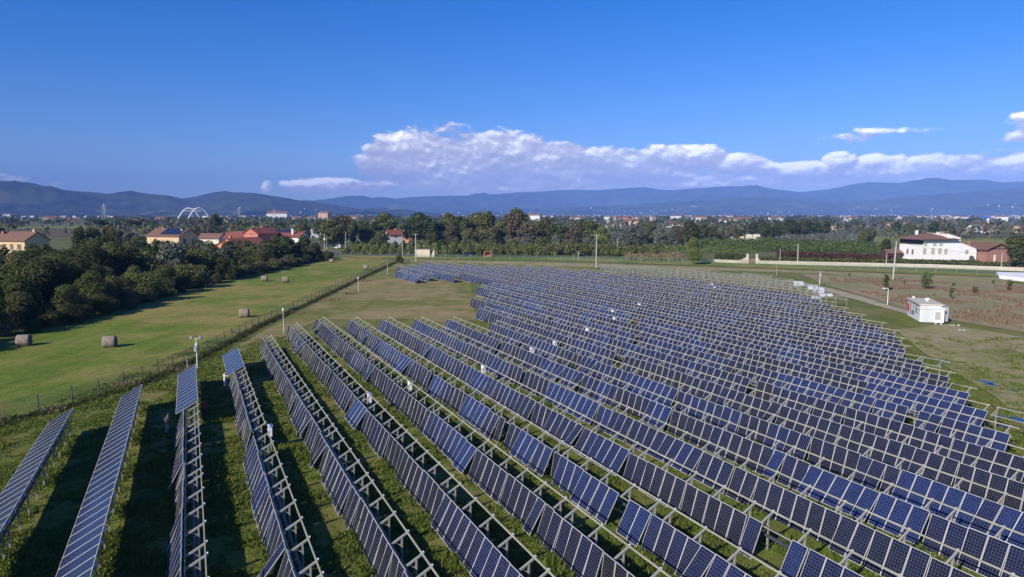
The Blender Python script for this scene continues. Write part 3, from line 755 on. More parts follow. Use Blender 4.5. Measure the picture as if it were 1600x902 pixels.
# trees one can tell apart, read off the photograph: x, y of the foot, y of the top, kind, tone
ONES = [(520, 389, 340, 'broad', 'm'), (537, 386, 334, 'broad', 'b'), (552, 387, 341, 'tall', 'm'), (570, 384, 344, 'broad', 'm'), (585, 384, 346, 'broad', 'd'), (603, 383, 331, 'broad', 'd'), (592, 388, 352, 'bush', 'd'),
        (640, 384, 345, 'pine', 'p'), (668, 386, 340, 'pine', 'p'), (655, 382, 331, 'broad', 'd'), (690, 385, 344, 'broad', 'm'), (702, 384, 331, 'tall', 'm'), (716, 384, 335, 'tall', 'm'), (727, 385, 338, 'tall', 'd'),
        (745, 384, 331, 'broad', 'm'), (760, 385, 328, 'broad', 'm'), (676, 389, 352, 'broad', 'd'), (705, 389, 354, 'broad', 'b'), (733, 391, 355, 'broad', 'd'), (774, 389, 352, 'broad', 'b'), (783, 388, 342, 'tall', 'n'),
        (800, 385, 331, 'broad', 'b'), (808, 382, 325, 'broad', 'm'), (822, 389, 345, 'broad', 'b'), (836, 387, 345, 'broad', 'd'), (852, 386, 340, 'broad', 'b'), (864, 388, 350, 'broad', 'm'), (880, 388, 352, 'broad', 'm'),
        (895, 389, 353, 'broad', 'b'), (907, 386, 345, 'broad', 'd'), (922, 387, 343, 'broad', 'd'), (940, 389, 352, 'broad', 'n'), (958, 389, 356, 'bush', 's'), (972, 390, 360, 'bush', 's'), (985, 389, 352, 'broad', 's'), (1002, 389, 354, 'broad', 's'),
        (1012, 387, 347, 'broad', 'm'), (1030, 390, 355, 'broad', 's'), (1046, 390, 356, 'bush', 's'), (1060, 389, 353, 'broad', 'b'), (1079, 387, 345, 'broad', 'd'), (888, 391, 366, 'bush', 'b'), (868, 391, 364, 'bush', 's'), (846, 391, 364, 'bush', 'm'), (824, 391, 366, 'bush', 's'), (917, 391, 366, 'bush', 's'), (800, 391, 368, 'bush', 'm'), (764, 391, 370, 'bush', 'm'), (748, 391, 371, 'bush', 'b'), (708, 391, 372, 'bush', 'm'), (690, 391, 370, 'bush', 'd'),
        (1097, 378, 347, 'broad', 'd'), (1112, 378, 354, 'broad', 'd'), (1128, 377, 355, 'bush', 'd'), (1144, 377, 352, 'broad', 'b'), (1160, 374, 351, 'broad', 'b'), (1176, 372, 347, 'broad', 'd'), (1194, 374, 346, 'broad', 'd'), (1214, 374, 344, 'broad', 'm'), (1236, 375, 342, 'broad', 'd'),
        (1256, 374, 342, 'broad', 'd'), (1274, 372, 343, 'broad', 'm'), (1290, 371, 345, 'broad', 'd'), (1212, 378, 354, 'broad', 'd'), (1351, 386, 358, 'broad', 'd'), (1360, 380, 352, 'broad', 'd'), (1384, 398, 373, 'broad', 'm'), (1400, 366, 343, 'broad', 'm'), (1424, 370, 347, 'broad', 'd'), (1458, 368, 344, 'broad', 'd'), (1484, 366, 347, 'tall', 'd'),
        (1590, 419, 368, 'broad', 'd'), (1612, 420, 362, 'broad', 'd'), (1640, 424, 366, 'broad', 'd'), (1524, 406, 388, 'bush', 'd'), (1518, 412, 397, 'bush', 's'),
        (155, 372, 341, 'pine', 'p'), (207, 371, 342, 'pine', 'p'), (169, 378, 352, 'broad', 'y'), (103, 365, 353, 'cypress', 'd'), (125, 395, 357, 'broad', 'd'), (146, 394, 356, 'broad', 'd'), (182, 392, 359, 'broad', 'd'), (200, 390, 362, 'broad', 's'), (216, 390, 364, 'bush', 'd'), (312, 384, 362, 'broad', 'd'), (325, 386, 368, 'bush', 'm'),
        (338, 366, 333, 'broad', 'd'), (366, 372, 350, 'broad', 'y'), (384, 366, 346, 'broad', 'm'), (328, 372, 354, 'broad', 'b'), (307, 370, 349, 'broad', 'b'), (474, 376, 344, 'broad', 'm'), (500, 372, 342, 'broad', 'd'), (428, 408, 369, 'broad', 'd'), (446, 408, 371, 'broad', 'd'), (410, 412, 384, 'broad', 'd'), (478, 400, 384, 'bush', 'd'), (497, 404, 388, 'bush', 'd'), (512, 408, 393, 'bush', 'm'), (466, 408, 378, 'broad', 'd'),
        (625, 412, 393, 'bush', 'm')]
for x, yb, yt, kind, mat in ONES:
    g = G(x, yb); h = at(x, yt, g[1])[2]
    wd = 1.0 if kind != 'broad' else 1.15
    if mat == 'd' and (x * 7 + yt) % 5 < 3 and x > 500 and x < 1580: mat = 'm'
    if (x, yb) == (625, 412): tree(x, yb, h, kind, mat, 1, 'fence corner', 'shrub', .8, None, 'dark thin shrub at the far corner of the meadow fence'); continue
    wd_ = 'middle tree belt' if 500 < x < 1090 else ('villa side tree belt' if x >= 1090 else 'groves beyond the dark wood')
    tree(x, yb, h, kind, mat, 1 if g[1] < 500 else 2, wd_, 'umbrella_pine' if kind == 'pine' else 'cypress_tree' if kind == 'cypress' else 'tree', wd)
g = G(1084, 414); tree(1084, 414, at(1084, 371, g[1])[2], 'broad', 'n', 0, 'x', 'tree', 1.0, None, 'lone yellow-green tree at the end of the cream garden wall')
for x, yb, yt, lab in ((1383, 455, 426, 'dark shrub beside the leaning pole in the dry scrub'), (1447, 453, 421, 'tallest spiky sapling in the middle of the dry scrub'), (1413, 445, 436, 'small round shrub between the leaning pole and the tallest sapling'), (1486, 468, 444, 'thin dark shrub behind the white utility cabin'), (1523, 460, 445, 'dark shrub in the scrub below the brick barn'), (1577, 456, 434, 'bare dark sapling in front of the white tarpaulin'), (1327, 434, 425, 'small dark shrub alone on the pale heath'), (1552, 444, 436, 'low dark shrub at the edge of the white tarpaulin'), (1490, 448, 440, 'small low shrub in the scrub above the cabin')):
    g = G(x, yb); tree(x, yb, at(x, yt, g[1])[2], 'broad', 'm', 3, 'y', 'shrub', .9 if yb - yt < 20 else .75, None, lab)
def flush_trees():
    woods = {}
    for t in sorted(TREES, key=lambda t: t[0]):
        px, g, h, kind, mat, lod, wood, name, widen, label = t
        woods[wood] = woods.get(wood, 0) + 1
        cm, tm = tr.choice(protos(kind, mat, lod, 4 if lod == 0 else 3))
        if label is None:
            kn = {'broad': 'round-crowned tree', 'tall': 'slim upright tree', 'pine': 'umbrella pine', 'cypress': 'pointed cypress', 'bush': 'bushy shrub'}[kind]
            label = f"{TONE[mat]} {kn}, {ordw(woods[wood])} from the left in the {wood}"
        e = thing(name, label, 'shrub' if kind == 'bush' else 'tree', g, tr.uniform(0, 6.28), wood if len(wood) > 1 else None)
        s = h / 10; e.scale = (s * widen * tr.uniform(.9, 1.1), s * widen * tr.uniform(.9, 1.1), s)
        link('crown', cm, e); link('trunk', tm, e)

# ------------------------------------------------------------------ masses of vegetation
def clumps(name, pts, size, mat, label, leaf=.5, per=14, flat=.7, seed=1):
    """many small leaf sprays: pts = array (x, y, z0, height, radius)"""
    rng = np.random.default_rng(seed); pts = np.asarray(pts); n = len(pts) * per
    q = np.repeat(pts, per, axis=0); d = rng.normal(size=(n, 3)); d /= np.linalg.norm(d, axis=1, keepdims=True); rr_ = .55 + .5 * rng.random(n)
    P = np.stack([q[:, 0] + d[:, 0] * q[:, 4] * rr_, q[:, 1] + d[:, 1] * q[:, 4] * rr_, q[:, 2] + q[:, 3] * .5 + d[:, 2] * q[:, 3] * .5 * rr_], 1)
    nrm = d + rng.normal(size=(n, 3)) * .5; nrm[:, 2] += .3; nrm /= np.linalg.norm(nrm, axis=1, keepdims=True)
    t = np.cross(nrm, rng.normal(size=(n, 3))); t /= np.linalg.norm(t, axis=1, keepdims=True); b = np.cross(nrm, t)
    s = (q[:, 4] * leaf * (.6 + .7 * rng.random(n)))[:, None]
    Vv = np.stack([P - t * s, P - b * s * .7, P + t * s, P + b * s * .7], 1).reshape(-1, 3)
    return struct(name, raw_mesh(name, Vv, np.arange(4 * n).reshape(-1, 4), [mat]), 'stuff', label)
def fillpoly(px, n, rng, hr, rr_, jit=True):
    """random points on the ground inside a polygon surveyed in the photograph"""
    W = [G(*p)[:2] for p in px]; xs = [w[0] for w in W]; ys = [w[1] for w in W]; out = []
    while len(out) < n:
        p = (rng.uniform(min(xs), max(xs)), rng.uniform(min(ys), max(ys)))
        if inside(p, W): h = rng.uniform(*hr); out.append((p[0], p[1], 0, h, rng.uniform(*rr_)))
    return out
def rows_fill(px, spacing, step, ang, rng, hr, rr_):
    W = [G(*p)[:2] for p in px]; c, s = math.cos(ang), math.sin(ang); q = [(w[0] * c + w[1] * s, -w[0] * s + w[1] * c) for w in W]; out = []
    a = min(t[0] for t in q)
    while a < max(t[0] for t in q):
        b = min(t[1] for t in q)
        while b < max(t[1] for t in q):
            aa, bb = a + rng.uniform(-.25, .25), b + rng.uniform(-.3, .3); x, y = aa * c - bb * s, aa * s + bb * c
            if inside((x, y), W) and rng.random() < .93: out.append((x, y, 0, rng.uniform(*hr), rng.uniform(*rr_)))
            b += step
        a += spacing
    return out
vr = random.Random(5)
clumps('nursery_trees', rows_fill([(530, 394), (560, 384), (700, 382), (830, 385), (1075, 388), (1078, 392), (900, 391), (840, 399), (640, 398), (540, 398)], 4.0, 1.5, R(8), vr, (1.4, 3.8), (.5, 1.3)), 1, M['leafn'], 'green nursery rows of young trees behind the road', .45, 26, seed=2)
clumps('tall_hedge', fillpoly([(700, 399), (730, 393), (880, 393), (1030, 397), (1025, 402), (840, 401)], 420, vr, (3.0, 5.2), (1.1, 1.9)), 1, M['leafm'], 'dark thick hedge along the far side of the road', .3, 60, seed=3)
clumps('olive_grove', rows_fill([(1215, 384), (1215, 370), (1240, 365), (1345, 366), (1352, 380), (1300, 384)], 5.0, 4.0, R(4), vr, (3.5, 5), (1.8, 2.4)), 1, M['leafs'], 'silvery olive grove beyond the nursery rows', .28, 34, seed=4)
clumps('nursery_trees', rows_fill([(1100, 392), (1095, 380), (1210, 379), (1360, 386), (1380, 396), (1250, 395)], 3.6, 1.8, R(84), vr, (1.8, 4.4), (.7, 1.2)), 1, M['leafn'], 'green nursery rows behind the garden hedge', .42, 24, seed=5)
clumps('reed_bed', fillpoly([(975, 408), (985, 400), (1060, 400), (1070, 409)], 520, vr, (1.2, 2.6), (.5, .8)), 1, M['straw'], 'yellow strip of reeds in front of the dark hedge', .4, 20, seed=6)
clumps('vineyard_rows', rows_fill([(1180, 397), (1050, 396), (980, 390), (1180, 392)], 4.0, 1.2, R(84), vr, (1.6, 2.2), (.6, .9)), 1, M['leafn'], 'dark vine rows beside the lone tree', .42, 20, seed=16)
# far woods: small crowns merging with distance; laid in bands by true distance
def band(name, d0, d1, n, mats, hr, rr_, label, seed, azr=(-42, 42), per=22):
    rnd = random.Random(seed); sets = {m: [] for m in mats}; cx = [(rnd.uniform(*azr), d0 + (d1 - d0) * rnd.random() ** 1.4, rnd.uniform(60, 260)) for _ in range(max(10, n // 26))]
    for i in range(n):
        a, d, s = rnd.choice(cx); a = R(a); x = d * math.sin(a) + rnd.gauss(0, s); y = d * math.cos(a) + rnd.gauss(0, s * .35)
        if y < d0 * .72: continue
        q = proj((x, y, 0))
        if 0 < q[1] < 600 and inside(q, [(-100, 372), (-100, 356), (135, 354), (160, 364), (150, 374)]): continue
        m = rnd.choice(mats); sets[m].append((x, y, 0, rnd.uniform(*hr), rnd.uniform(*rr_)))
    for j, m in enumerate(mats):
        if sets[m]: clumps(name, sets[m], 1, M['leaf' + m], label + {'d': 'dark', 'm': 'green', 'b': 'brownish', 's': 'grey-green', 'p': 'deep green', 'n': 'light green'}[m] + ' trees', .34, per, seed=seed + j)
band('far_woodland', 560, 1100, 900, 'dmbs', (7, 13), (3.0, 6.0), 'distant woodland of ', 21)
band('plain_woodland', 1000, 2600, 1500, 'dmb', (8, 14), (5, 11), 'woodland across the plain of ', 31, per=18)
band('horizon_woodland', 2400, 6500, 1700, 'dm', (8, 15), (10, 26), 'wooded strips below the hills of ', 41, per=14)

# grass tufts and weeds between the racks and along the fence
def tufts(name, P, hh, mat, label, rng, blades=4, w=.06):
    n = len(P) * blades; q = np.repeat(P, blades, axis=0); h = np.repeat(hh, blades)
    a = rng.random(n) * 6.283; lean = rng.normal(size=(n, 2)) * .45; off = rng.normal(size=(n, 2)) * .06
    base = q.copy(); base[:, :2] += off; top = base + np.stack([lean[:, 0] * h, lean[:, 1] * h, h * (.7 + .6 * rng.random(n))], 1)
    wv = np.stack([np.cos(a), np.sin(a), np.zeros(n)], 1) * (w * (.6 + rng.random(n)))[:, None]
    Vv = np.stack([base - wv, base + wv, top], 1).reshape(-1, 3)
    return struct(name, raw_mesh(name, Vv, np.arange(3 * n).reshape(-1, 3), [mat]), 'stuff', label)
def vnoise(x, y, seed=0):
    """smooth value noise"""
    r = np.random.default_rng(seed).random((256, 256)); xi = np.floor(x).astype(int); yi = np.floor(y).astype(int); fx = x - xi; fy = y - yi
    fx = fx * fx * (3 - 2 * fx); fy = fy * fy * (3 - 2 * fy); a = r[xi % 256, yi % 256]; b = r[(xi + 1) % 256, yi % 256]; c = r[xi % 256, (yi + 1) % 256]; d = r[(xi + 1) % 256, (yi + 1) % 256]
    return (a * (1 - fx) + b * fx) * (1 - fy) + (c * (1 - fx) + d * fx) * fy
def fbm(x, y, o=5, seed=0, g=.5):
    t = 0; a = 1; s = 0
    for i in range(o): t = t + a * vnoise(x * 2 ** i + 17.3 * i, y * 2 ** i + 9.1 * i, seed + i); s += a; a *= g
    return t / s
g_ = np.random.default_rng(9)
n = 230000; Y = 14 + 80 * g_.random(n) ** 1.35; X = (g_.random(n) * 2 - 1) * (Y * .80 + 3); keep = (X > -.78 * Y - 3)
P = np.stack([X, Y, np.full(n, .02)], 1)
fx_, fy_ = np.array(G(0, 664)[:2]), np.array(G(500, 464)[:2]); dr_ = fy_ - fx_; side = dr_[0] * (Y - fx_[1]) - dr_[1] * (X - fx_[0])
keep &= side < 0
nz = fbm(X * .5, Y * .5, 4, 3); keep &= nz > .36
P = P[keep]; nz = nz[keep]; hh = .05 + .30 * np.clip(nz - .40, 0, .3) / .3 * g_.random(len(P))
tufts('grass_tufts', P, hh, M['weed'], 'coarse grass and weeds growing between the panel rows', g_, 4, .06)
k = g_.random(len(P)) < .05; tufts('dry_weeds', P[k], hh[k] * 1.1 + .05, M['straw'], 'dry straw-coloured weeds scattered between the rows', g_, 4, .035)
# weed strips along the shaded fence foot, and taller clumps there
FP = [Vector(G(*p)) for p in [(-300, 775), (0, 661), (100, 638), (205, 605), (310, 560), (400, 512), (500, 466), (560, 437), (622, 408)]]
fs = []; 
for i in range(5200):
    p, nn = along(FP, g_.random()); o_ = g_.normal() * .35 - .25; fs.append((p.x + nn.x * o_, p.y + nn.y * o_, .02))
fs = np.array(fs); tufts('fence_weeds', fs, .12 + .3 * g_.random(len(fs)) * fbm(fs[:, 0] * .3, fs[:, 1] * .3, 3, 8) * 2, M['leafd'], 'dark matted weeds along the foot of the meadow fence', g_, 6, .07)
oc = []
for x, y, c in ((200, 602, 260), (85, 640, 200), (75, 645, 160), (270, 580, 160), (20, 655, 100), (285, 577, 120), (520, 470, 260), (545, 460, 260), (470, 490, 160), (575, 440, 200)):
    b = G(x, y)
    for i in range(c // (3 if x > 400 else 8)): oc.append((b[0] + g_.normal() * .7, b[1] + g_.normal() * .6, .02))
oc = np.array(oc); tufts('ochre_weeds', oc, .15 + .35 * g_.random(len(oc)), M['straw'], 'ochre weed clumps by the meadow fence', g_, 5, .06)
# heath on the scrub field
hp = np.array([q[:2] for q in fillpoly([(1290, 434), (1345, 434), (1600, 449), (1900, 462), (1900, 530), (1600, 515), (1470, 495), (1400, 473), (1330, 453)], 34000, vr, (1, 1), (1, 1))])
nz = fbm(hp[:, 0] * .12, hp[:, 1] * .12, 4, 14); hp = hp[nz > .50]; hp = np.column_stack([hp, np.full(len(hp), .05)])
h1 = g_.random(len(hp)) < .6
tufts('heath', hp[h1], .08 + .38 * g_.random(h1.sum()), M['heath'], 'reddish-brown heath covering the dry field', g_, 6, .07)
tufts('pale_reeds', hp[~h1], .1 + .45 * g_.random((~h1).sum()), M['straw'], 'pale dry reeds among the brown heath', g_, 5, .055)

# ------------------------------------------------------------------ hills
def interp(tab, x): return np.interp(x, [t[0] for t in tab], [t[1] for t in tab])
RID = [  # (crest distance, front reach, [(photo x, photo y of crest)])
    (7600, 3000, [(-700, 300), (-300, 284), (-100, 290), (0, 288), (30, 287), (62, 290), (110, 300), (140, 304), (172, 306), (190, 301), (210, 299), (232, 303), (262, 306), (288, 311), (310, 308), (335, 302), (355, 299.5), (380, 303), (410, 306), (440, 309), (480, 316), (520, 321), (560, 327), (620, 333), (700, 338), (2600, 345)]),
    (13500, 4200, [(-700, 345), (400, 330), (470, 315), (500, 313.5), (560, 312), (620, 311), (680, 307), (720, 307), (760, 306), (800, 303), (850, 300), (880, 298), (930, 298.5), (960, 296), (1005, 293.5), (1030, 297.5), (1050, 298), (1080, 296), (1130, 292.5), (1180, 292), (1210, 297), (1245, 301), (1290, 297), (1325, 290), (1350, 286), (1380, 287), (1400, 288), (1440, 281), (1455, 280), (1480, 283), (1530, 282), (1560, 287), (1600, 284), (1700, 276), (1900, 270), (2300, 280), (2600, 290)]),
    (9800, 2400, [(-700, 345), (500, 345), (560, 333), (620, 328), (700, 326), (760, 330), (850, 327), (950, 322), (1050, 317), (1100, 313), (1180, 309), (1240, 312), (1300, 318), (1380, 314), (1440, 308), (1500, 302), (1560, 297), (1600, 293), (1700, 286), (1900, 280), (2300, 290), (2600, 300)]),
    (8600, 1500, [(-700, 345), (-300, 326), (-100, 324), (100, 326), (250, 328), (400, 324), (520, 327), (640, 332), (800, 335), (1000, 331), (1150, 326), (1300, 327), (1450, 322), (1600, 314), (1800, 306), (2300, 310), (2600, 315)])]
def hill_h(az, r):
    """az: angle from +Y (radians), r: distance"""
    x = CX + F * np.tan(np.clip(az, -1.0, 1.0)); x = np.clip(x, -700, 2600); h = np.full(r.shape, -40.0)
    wx, wy = r * np.sin(az), r * np.cos(az); e = fbm(wx / 900, wy / 900, 5, 5); e2 = fbm(wx / 300, wy / 300, 4, 12)
    for i, (rc, w, tab) in enumerate(RID):
        rcv = rc * (1 + .05 * np.sin(az * 9 + i)); top = (336 - interp(tab, x)) / F * np.cos(az) * rcv * 1.0 + H
        t = (r - rcv) / w; p = np.where(t < 0, np.clip(1 + t, 0, 1), np.clip(1 - t * .6, 0, 1)); p = p * p * (3 - 2 * p)
        rough = (1 - p) * p * 4
        hh_ = top * p * (1 + rough * (1.15 - p) * ((e - .5) * 3.4)) + (e2 - .5) * 260 * rough * (1.1 - p) + (e2 - .5) * top * .03
        h = np.maximum(h, np.where(top > 5, hh_, -40))
    return h
na, nr = 900, 110
az = np.linspace(-.86, .86, na); rr2 = 5200 + (17500 - 5200) * np.linspace(0, 1, nr) ** 1.15
A, B = np.meshgrid(az, rr2, indexing='ij'); Hh = hill_h(A, B)
Vh = np.stack([B * np.sin(A), B * np.cos(A), Hh], -1).reshape(-1, 3)
i0 = (np.arange(na - 1)[:, None] * nr + np.arange(nr - 1)[None, :]).ravel(); Fh = np.stack([i0, i0 + 1, i0 + nr + 1, i0 + nr], 1)
m, nt, b = _nt('wooded_hillside')
gg = N(nt, 'ShaderNodeNewGeometry'); n1 = noise(nt, .0016, 8, .65, gg.outputs['Position'], .5); n2 = noise(nt, .0045, 9, .72, gg.outputs['Position'])
s3 = N(nt, 'ShaderNodeSeparateXYZ'); L(nt, gg.outputs['Position'], s3.inputs[0])
lowk = ramp(nt, [(0, (1, 1, 1)), (1, (0, 0, 0))], math_(nt, 'DIVIDE', s3.outputs[2], 330.0, clamp=True))
c1 = ramp(nt, [(.38, (.010, .020, .012)), (.6, (.055, .068, .030))], n2.outputs['Fac'])  # forest tones; their contrast also paints the relief of the folds
fm_ = math_(nt, 'MULTIPLY', ramp(nt, [(.52, (0, 0, 0)), (.60, (1, 1, 1))], n1.outputs['Fac']).outputs[0], lowk.outputs[0])
L(nt, mixc(nt, math_(nt, 'MULTIPLY', fm_, .75), c1.outputs[0], ramp(nt, [(.4, (.07, .085, .035)), (.65, (.14, .13, .07))], n2.outputs['Fac']).outputs[0]), b.inputs['Base Color'])
b.inputs['Roughness'].default_value = 1; b.inputs['Specular IOR Level'].default_value = 0
hm = raw_mesh('hills', Vh, Fh, [m]); hm.polygons.foreach_set('use_smooth', [True] * len(hm.polygons)); struct('hills', hm)

# haze: even air from the ground up over the hills
hz = MB().box(-15500, -60, -45, 15500, 16600, 900).mesh('haze', [])
m = bpy.data.materials.new('haze_air'); m.use_nodes = True; nt = m.node_tree; nt.nodes.clear()
out = N(nt, 'ShaderNodeOutputMaterial'); pv = N(nt, 'ShaderNodeVolumePrincipled'); pv.inputs['Color'].default_value = rgb(.24, .43, 1.0)
pv.inputs['Density'].default_value = 9.0e-5; pv.inputs['Anisotropy'].default_value = -.3; L(nt, pv.outputs[0], out.inputs['Volume'])
hz.materials.append(m); struct('haze', hz, 'stuff')

# ------------------------------------------------------------------ buildings
def house(name, label, cat, loc, rz, w, d, h, rh, wall, roof, wins=(), chim=(), over=.5, doors=(), hip=False, group=None, simple=False):
    """ridge along local x; front is local -y. wins: (face, u, z, ww, wh, shutter material)"""
    if simple:
        mb = MB(); mb.box(-w / 2, -d / 2, -.5, w / 2, d / 2, h, 0)
        for s in (-1, 1): mb.face([(s * w / 2, -d / 2, h), (s * w / 2, d / 2, h), (s * w / 2, 0, rh)], 0)
        for s in (-1, 1): mb.face([(-w / 2 - over, s * (d / 2 + over), h - .2), (w / 2 + over, s * (d / 2 + over), h - .2), (w / 2 + over, 0, rh + .1), (-w / 2 - over, 0, rh + .1)], 1)
        for k in range(max(1, int(w / 3))): mb.box(-w / 2 + 1 + k * 3, -d / 2 - .03, h * .35, -w / 2 + 2 + k * 3, -d / 2 - .01, h * .35 + 1.4, 2)
        return thing(name, label, cat, loc, rz, group, mb.mesh(name, [wall, roof, M['dark']]))
    e = thing(name, label, cat, loc, rz, group)
    mb = MB(); mb.box(-w / 2, -d / 2, -.5, w / 2, d / 2, h)
    if not hip:
        for s in (-1, 1):
            mb.hexa([(s * w / 2 - .12, -d / 2, h), (s * w / 2 + .0, -d / 2, h), (s * w / 2, d / 2, h), (s * w / 2 - .12, d / 2, h), (s * w / 2 - .12, -.02, rh - .05), (s * w / 2, -.02, rh - .05), (s * w / 2, .02, rh - .05), (s * w / 2 - .12, .02, rh - .05)])
    link('wall', mb.mesh('wall', [wall]), e)
    mb = MB(); sl_ = (rh - h) / (d / 2); t = .22
    if not hip:
        for s in (-1, 1):
            a = (d / 2 + over) * s; z0 = h - over * sl_
            mb.hexa([(-w / 2 - over, a, z0), (w / 2 + over, a, z0), (w / 2 + over, 0, rh), (-w / 2 - over, 0, rh), (-w / 2 - over, a, z0 + t), (w / 2 + over, a, z0 + t), (w / 2 + over, 0, rh + t), (-w / 2 - over, 0, rh + t)])
    else:
        x, y, z0 = w / 2 + over, d / 2 + over, h - .02; q = max(0.1, w / 2 - d / 2 * .9)
        b0 = [(-x, -y, z0), (x, -y, z0), (x, y, z0), (-x, y, z0)]; b1 = [(p[0], p[1], z0 + .2) for p in b0]; r0, r1 = (-q, 0, rh), (q, 0, rh)
        mb.face(b0[::-1], 1); [mb.face([b0[i], b0[(i + 1) % 4], b1[(i + 1) % 4], b1[i]], 1) for i in range(4)]
        mb.face([b1[0], b1[1], r1, r0]); mb.face([b1[2], b1[3], r0, r1]); mb.face([b1[1], b1[2], r1]); mb.face([b1[3], b1[0], r0])
    rf = link('roof', mb.mesh('roof', [roof, M['wood']]), e)
    for cx_, cy_, ch in chim:
        mb = MB(); mb.box(cx_ - .4, cy_ - .35, ch - 2.2, cx_ + .4, cy_ + .35, ch); mb.box(cx_ - .5, cy_ - .45, ch + .002, cx_ + .5, cy_ + .45, ch + .14); link('chimney', mb.mesh('chimney', [wall]), rf)
    for face, u, z, ww, wh, sm in wins:
        f = MB(); pn = MB()
        def put(mb, a, b_, za, zb, o0, o1, m=0):
            if face == 'f': mb.box(a, -d / 2 - o1, za, b_, -d / 2 - o0, zb, m)
            elif face == 'r': mb.box(w / 2 + o0, a, za, w / 2 + o1, b_, zb, m)
            elif face == 'l': mb.box(-w / 2 - o1, a, za, -w / 2 - o0, b_, zb, m)
        put(f, u - ww / 2 - .1, u - ww / 2, z, z + wh, 0, .06); put(f, u + ww / 2, u + ww / 2 + .1, z, z + wh, 0, .06); put(f, u - ww / 2 - .1, u + ww / 2 + .1, z + wh, z + wh + .1, 0, .06); put(f, u - ww / 2 - .15, u + ww / 2 + .15, z - .12, z, 0, .1)
        put(f, u - .03, u + .03, z, z + wh, .02, .05)
        wo = link('window', f.mesh('window', [M['cream']]), e); put(pn, u - ww / 2, u + ww / 2, z, z + wh, .003, .02); link('pane', pn.mesh('pane', [sm]), wo)
    return e
def hx(x, D): g = at(x, 350, D); return (g[0], g[1], 0)
D_, S_ = M['dark'], M['shut']
house('farmhouse', 'long yellow farmhouse with dark solar panels on its roof behind the dark wood', 'house', hx(269, 300), R(-17), 17, 11.5, 8.0, 11.0, M['ylw'], M['roof'],
      [('f', -4, 4.6, 1.6, 2.4, S_), ('f', 0.2, 5, 1, 1.4, S_), ('f', -4, 1, 1.2, 1.8, S_), ('r', -2.5, 4.8, 1.5, 1.9, D_), ('r', 2.5, 4.8, 1.5, 1.9, D_)], [(-7.6, 2.5, 11.4), (7.0, -2, 10.8)])
e = bpy.data.objects['farmhouse']; mb = MB(); mb.hexa([(-2, -5.2, 8.75), (8, -5.2, 8.75), (8, -.6, 11.13), (-2, -.6, 11.13), (-2, -5.2, 8.83), (8, -5.2, 8.83), (8, -.6, 11.21), (-2, -.6, 11.21)]); link('roof_solar', mb.mesh('roof_solar', [M['pv']]), e)
house('farmhouse', 'yellow house with three brown shuttered windows at the edge of the dark wood', 'house', hx(36, 250), R(-17), 12.5, 9.5, 7.9, 10.8, M['ylw'], M['roof'], [('f', -3.6, 4.6, 1.9, 2.0, S_), ('f', 0, 4.6, 1.6, 2.0, S_), ('f', 3.6, 4.6, 2.0, 2.0, S_)], [(3, 2, 11.6), (5.2, 0, 11.5)])
house('farmhouse', 'pinkish house with a low red roof next to the three-windowed yellow house', 'house', hx(-12, 262), R(-17), 13, 9, 6.8, 9.6, M['pink'], M['roof'], [('f', 2, 3.6, 1.4, 1.7, S_), ('f', -2, 3.6, 1.4, 1.7, S_)], [(4, 1, 10.6)])
house('farmhouse', 'pink gabled house with one dark attic window', 'house', hx(407, 290), R(72), 13, 7.2, 9.3, 11.4, M['pink'], M['roofr'], [('l', 0, 8.6, 1.1, 1.2, D_), ('l', -1.6, 4, 1.1, 1.6, D_)], [(3, 1.5, 12.2)])
house('farmhouse', 'orange gabled house standing lowest in front of the pink one', 'house', hx(378, 262), R(66), 15, 12, 5.4, 8.2, M['orange'], M['roofr'], [('l', 2.5, 2.5, 1.2, 1.6, D_)], [(-4, 2, 9.0)])
house('farmhouse', 'small cream house with red roof left of the pink gabled house', 'house', hx(372, 310), R(-17), 9, 8, 7.0, 9.4, M['cream'], M['roofr'], [('f', 0, 4, 1.2, 1.5, D_)])
house('farmhouse', 'low house with bright red roof and roof panels right of the pink one', 'house', hx(450, 300), R(-10), 15, 9, 7.6, 9.6, M['whitew'], M['roofr'], [('f', -4, 4, 1.3, 1.5, D_), ('f', 2, 4, 1.3, 1.5, D_)], [(3.4, -2.5, 10.8)])
e = bpy.data.objects['farmhouse.006']; mb = MB(); mb.hexa([(-7, -1.2, 9.35), (2, -1.2, 9.35), (2, -.2, 10.6), (-7, -.2, 10.6), (-7, -1.1, 9.35), (2, -1.1, 9.35), (2, -.1, 10.6), (-7, -.1, 10.6)]); link('roof_solar', mb.mesh('roof_solar', [M['pv']]), e)
house('shed', 'small terracotta-roofed outbuilding beside the long yellow farmhouse', 'shed', hx(331, 330), R(-10), 11, 7, 6.0, 8.0, M['cream'], M['roof'], [('f', -2, 3, 1, 1.2, D_)])
house('cottage', 'little white cottage with red roof among the dark middle trees', 'house', hx(614, 385), R(35), 8, 6.5, 6.2, 8.6, M['whitew'], M['roofr'], [('f', 0, 4.5, 1.2, 1.4, D_), ('l', 0, 4.5, 1.2, 1.4, D_)], [(2, 1, 9.2)])
house('cottage', 'small brick-red shed-like cottage right of the white cottage', 'house', hx(637, 420), R(-5), 6, 5, 3.6, 5.2, M['orange'], M['roofr'], [('f', 0, 2, 1.2, 1.3, D_)])
house('shed', 'tiny white shed with a red roof peeping from the dark wood', 'shed', hx(126, 205), R(-17), 3.4, 3.0, 5.3, 6.3, M['whitew'], M['roofr'], [('f', 0, 3.6, .8, 1.0, D_)])
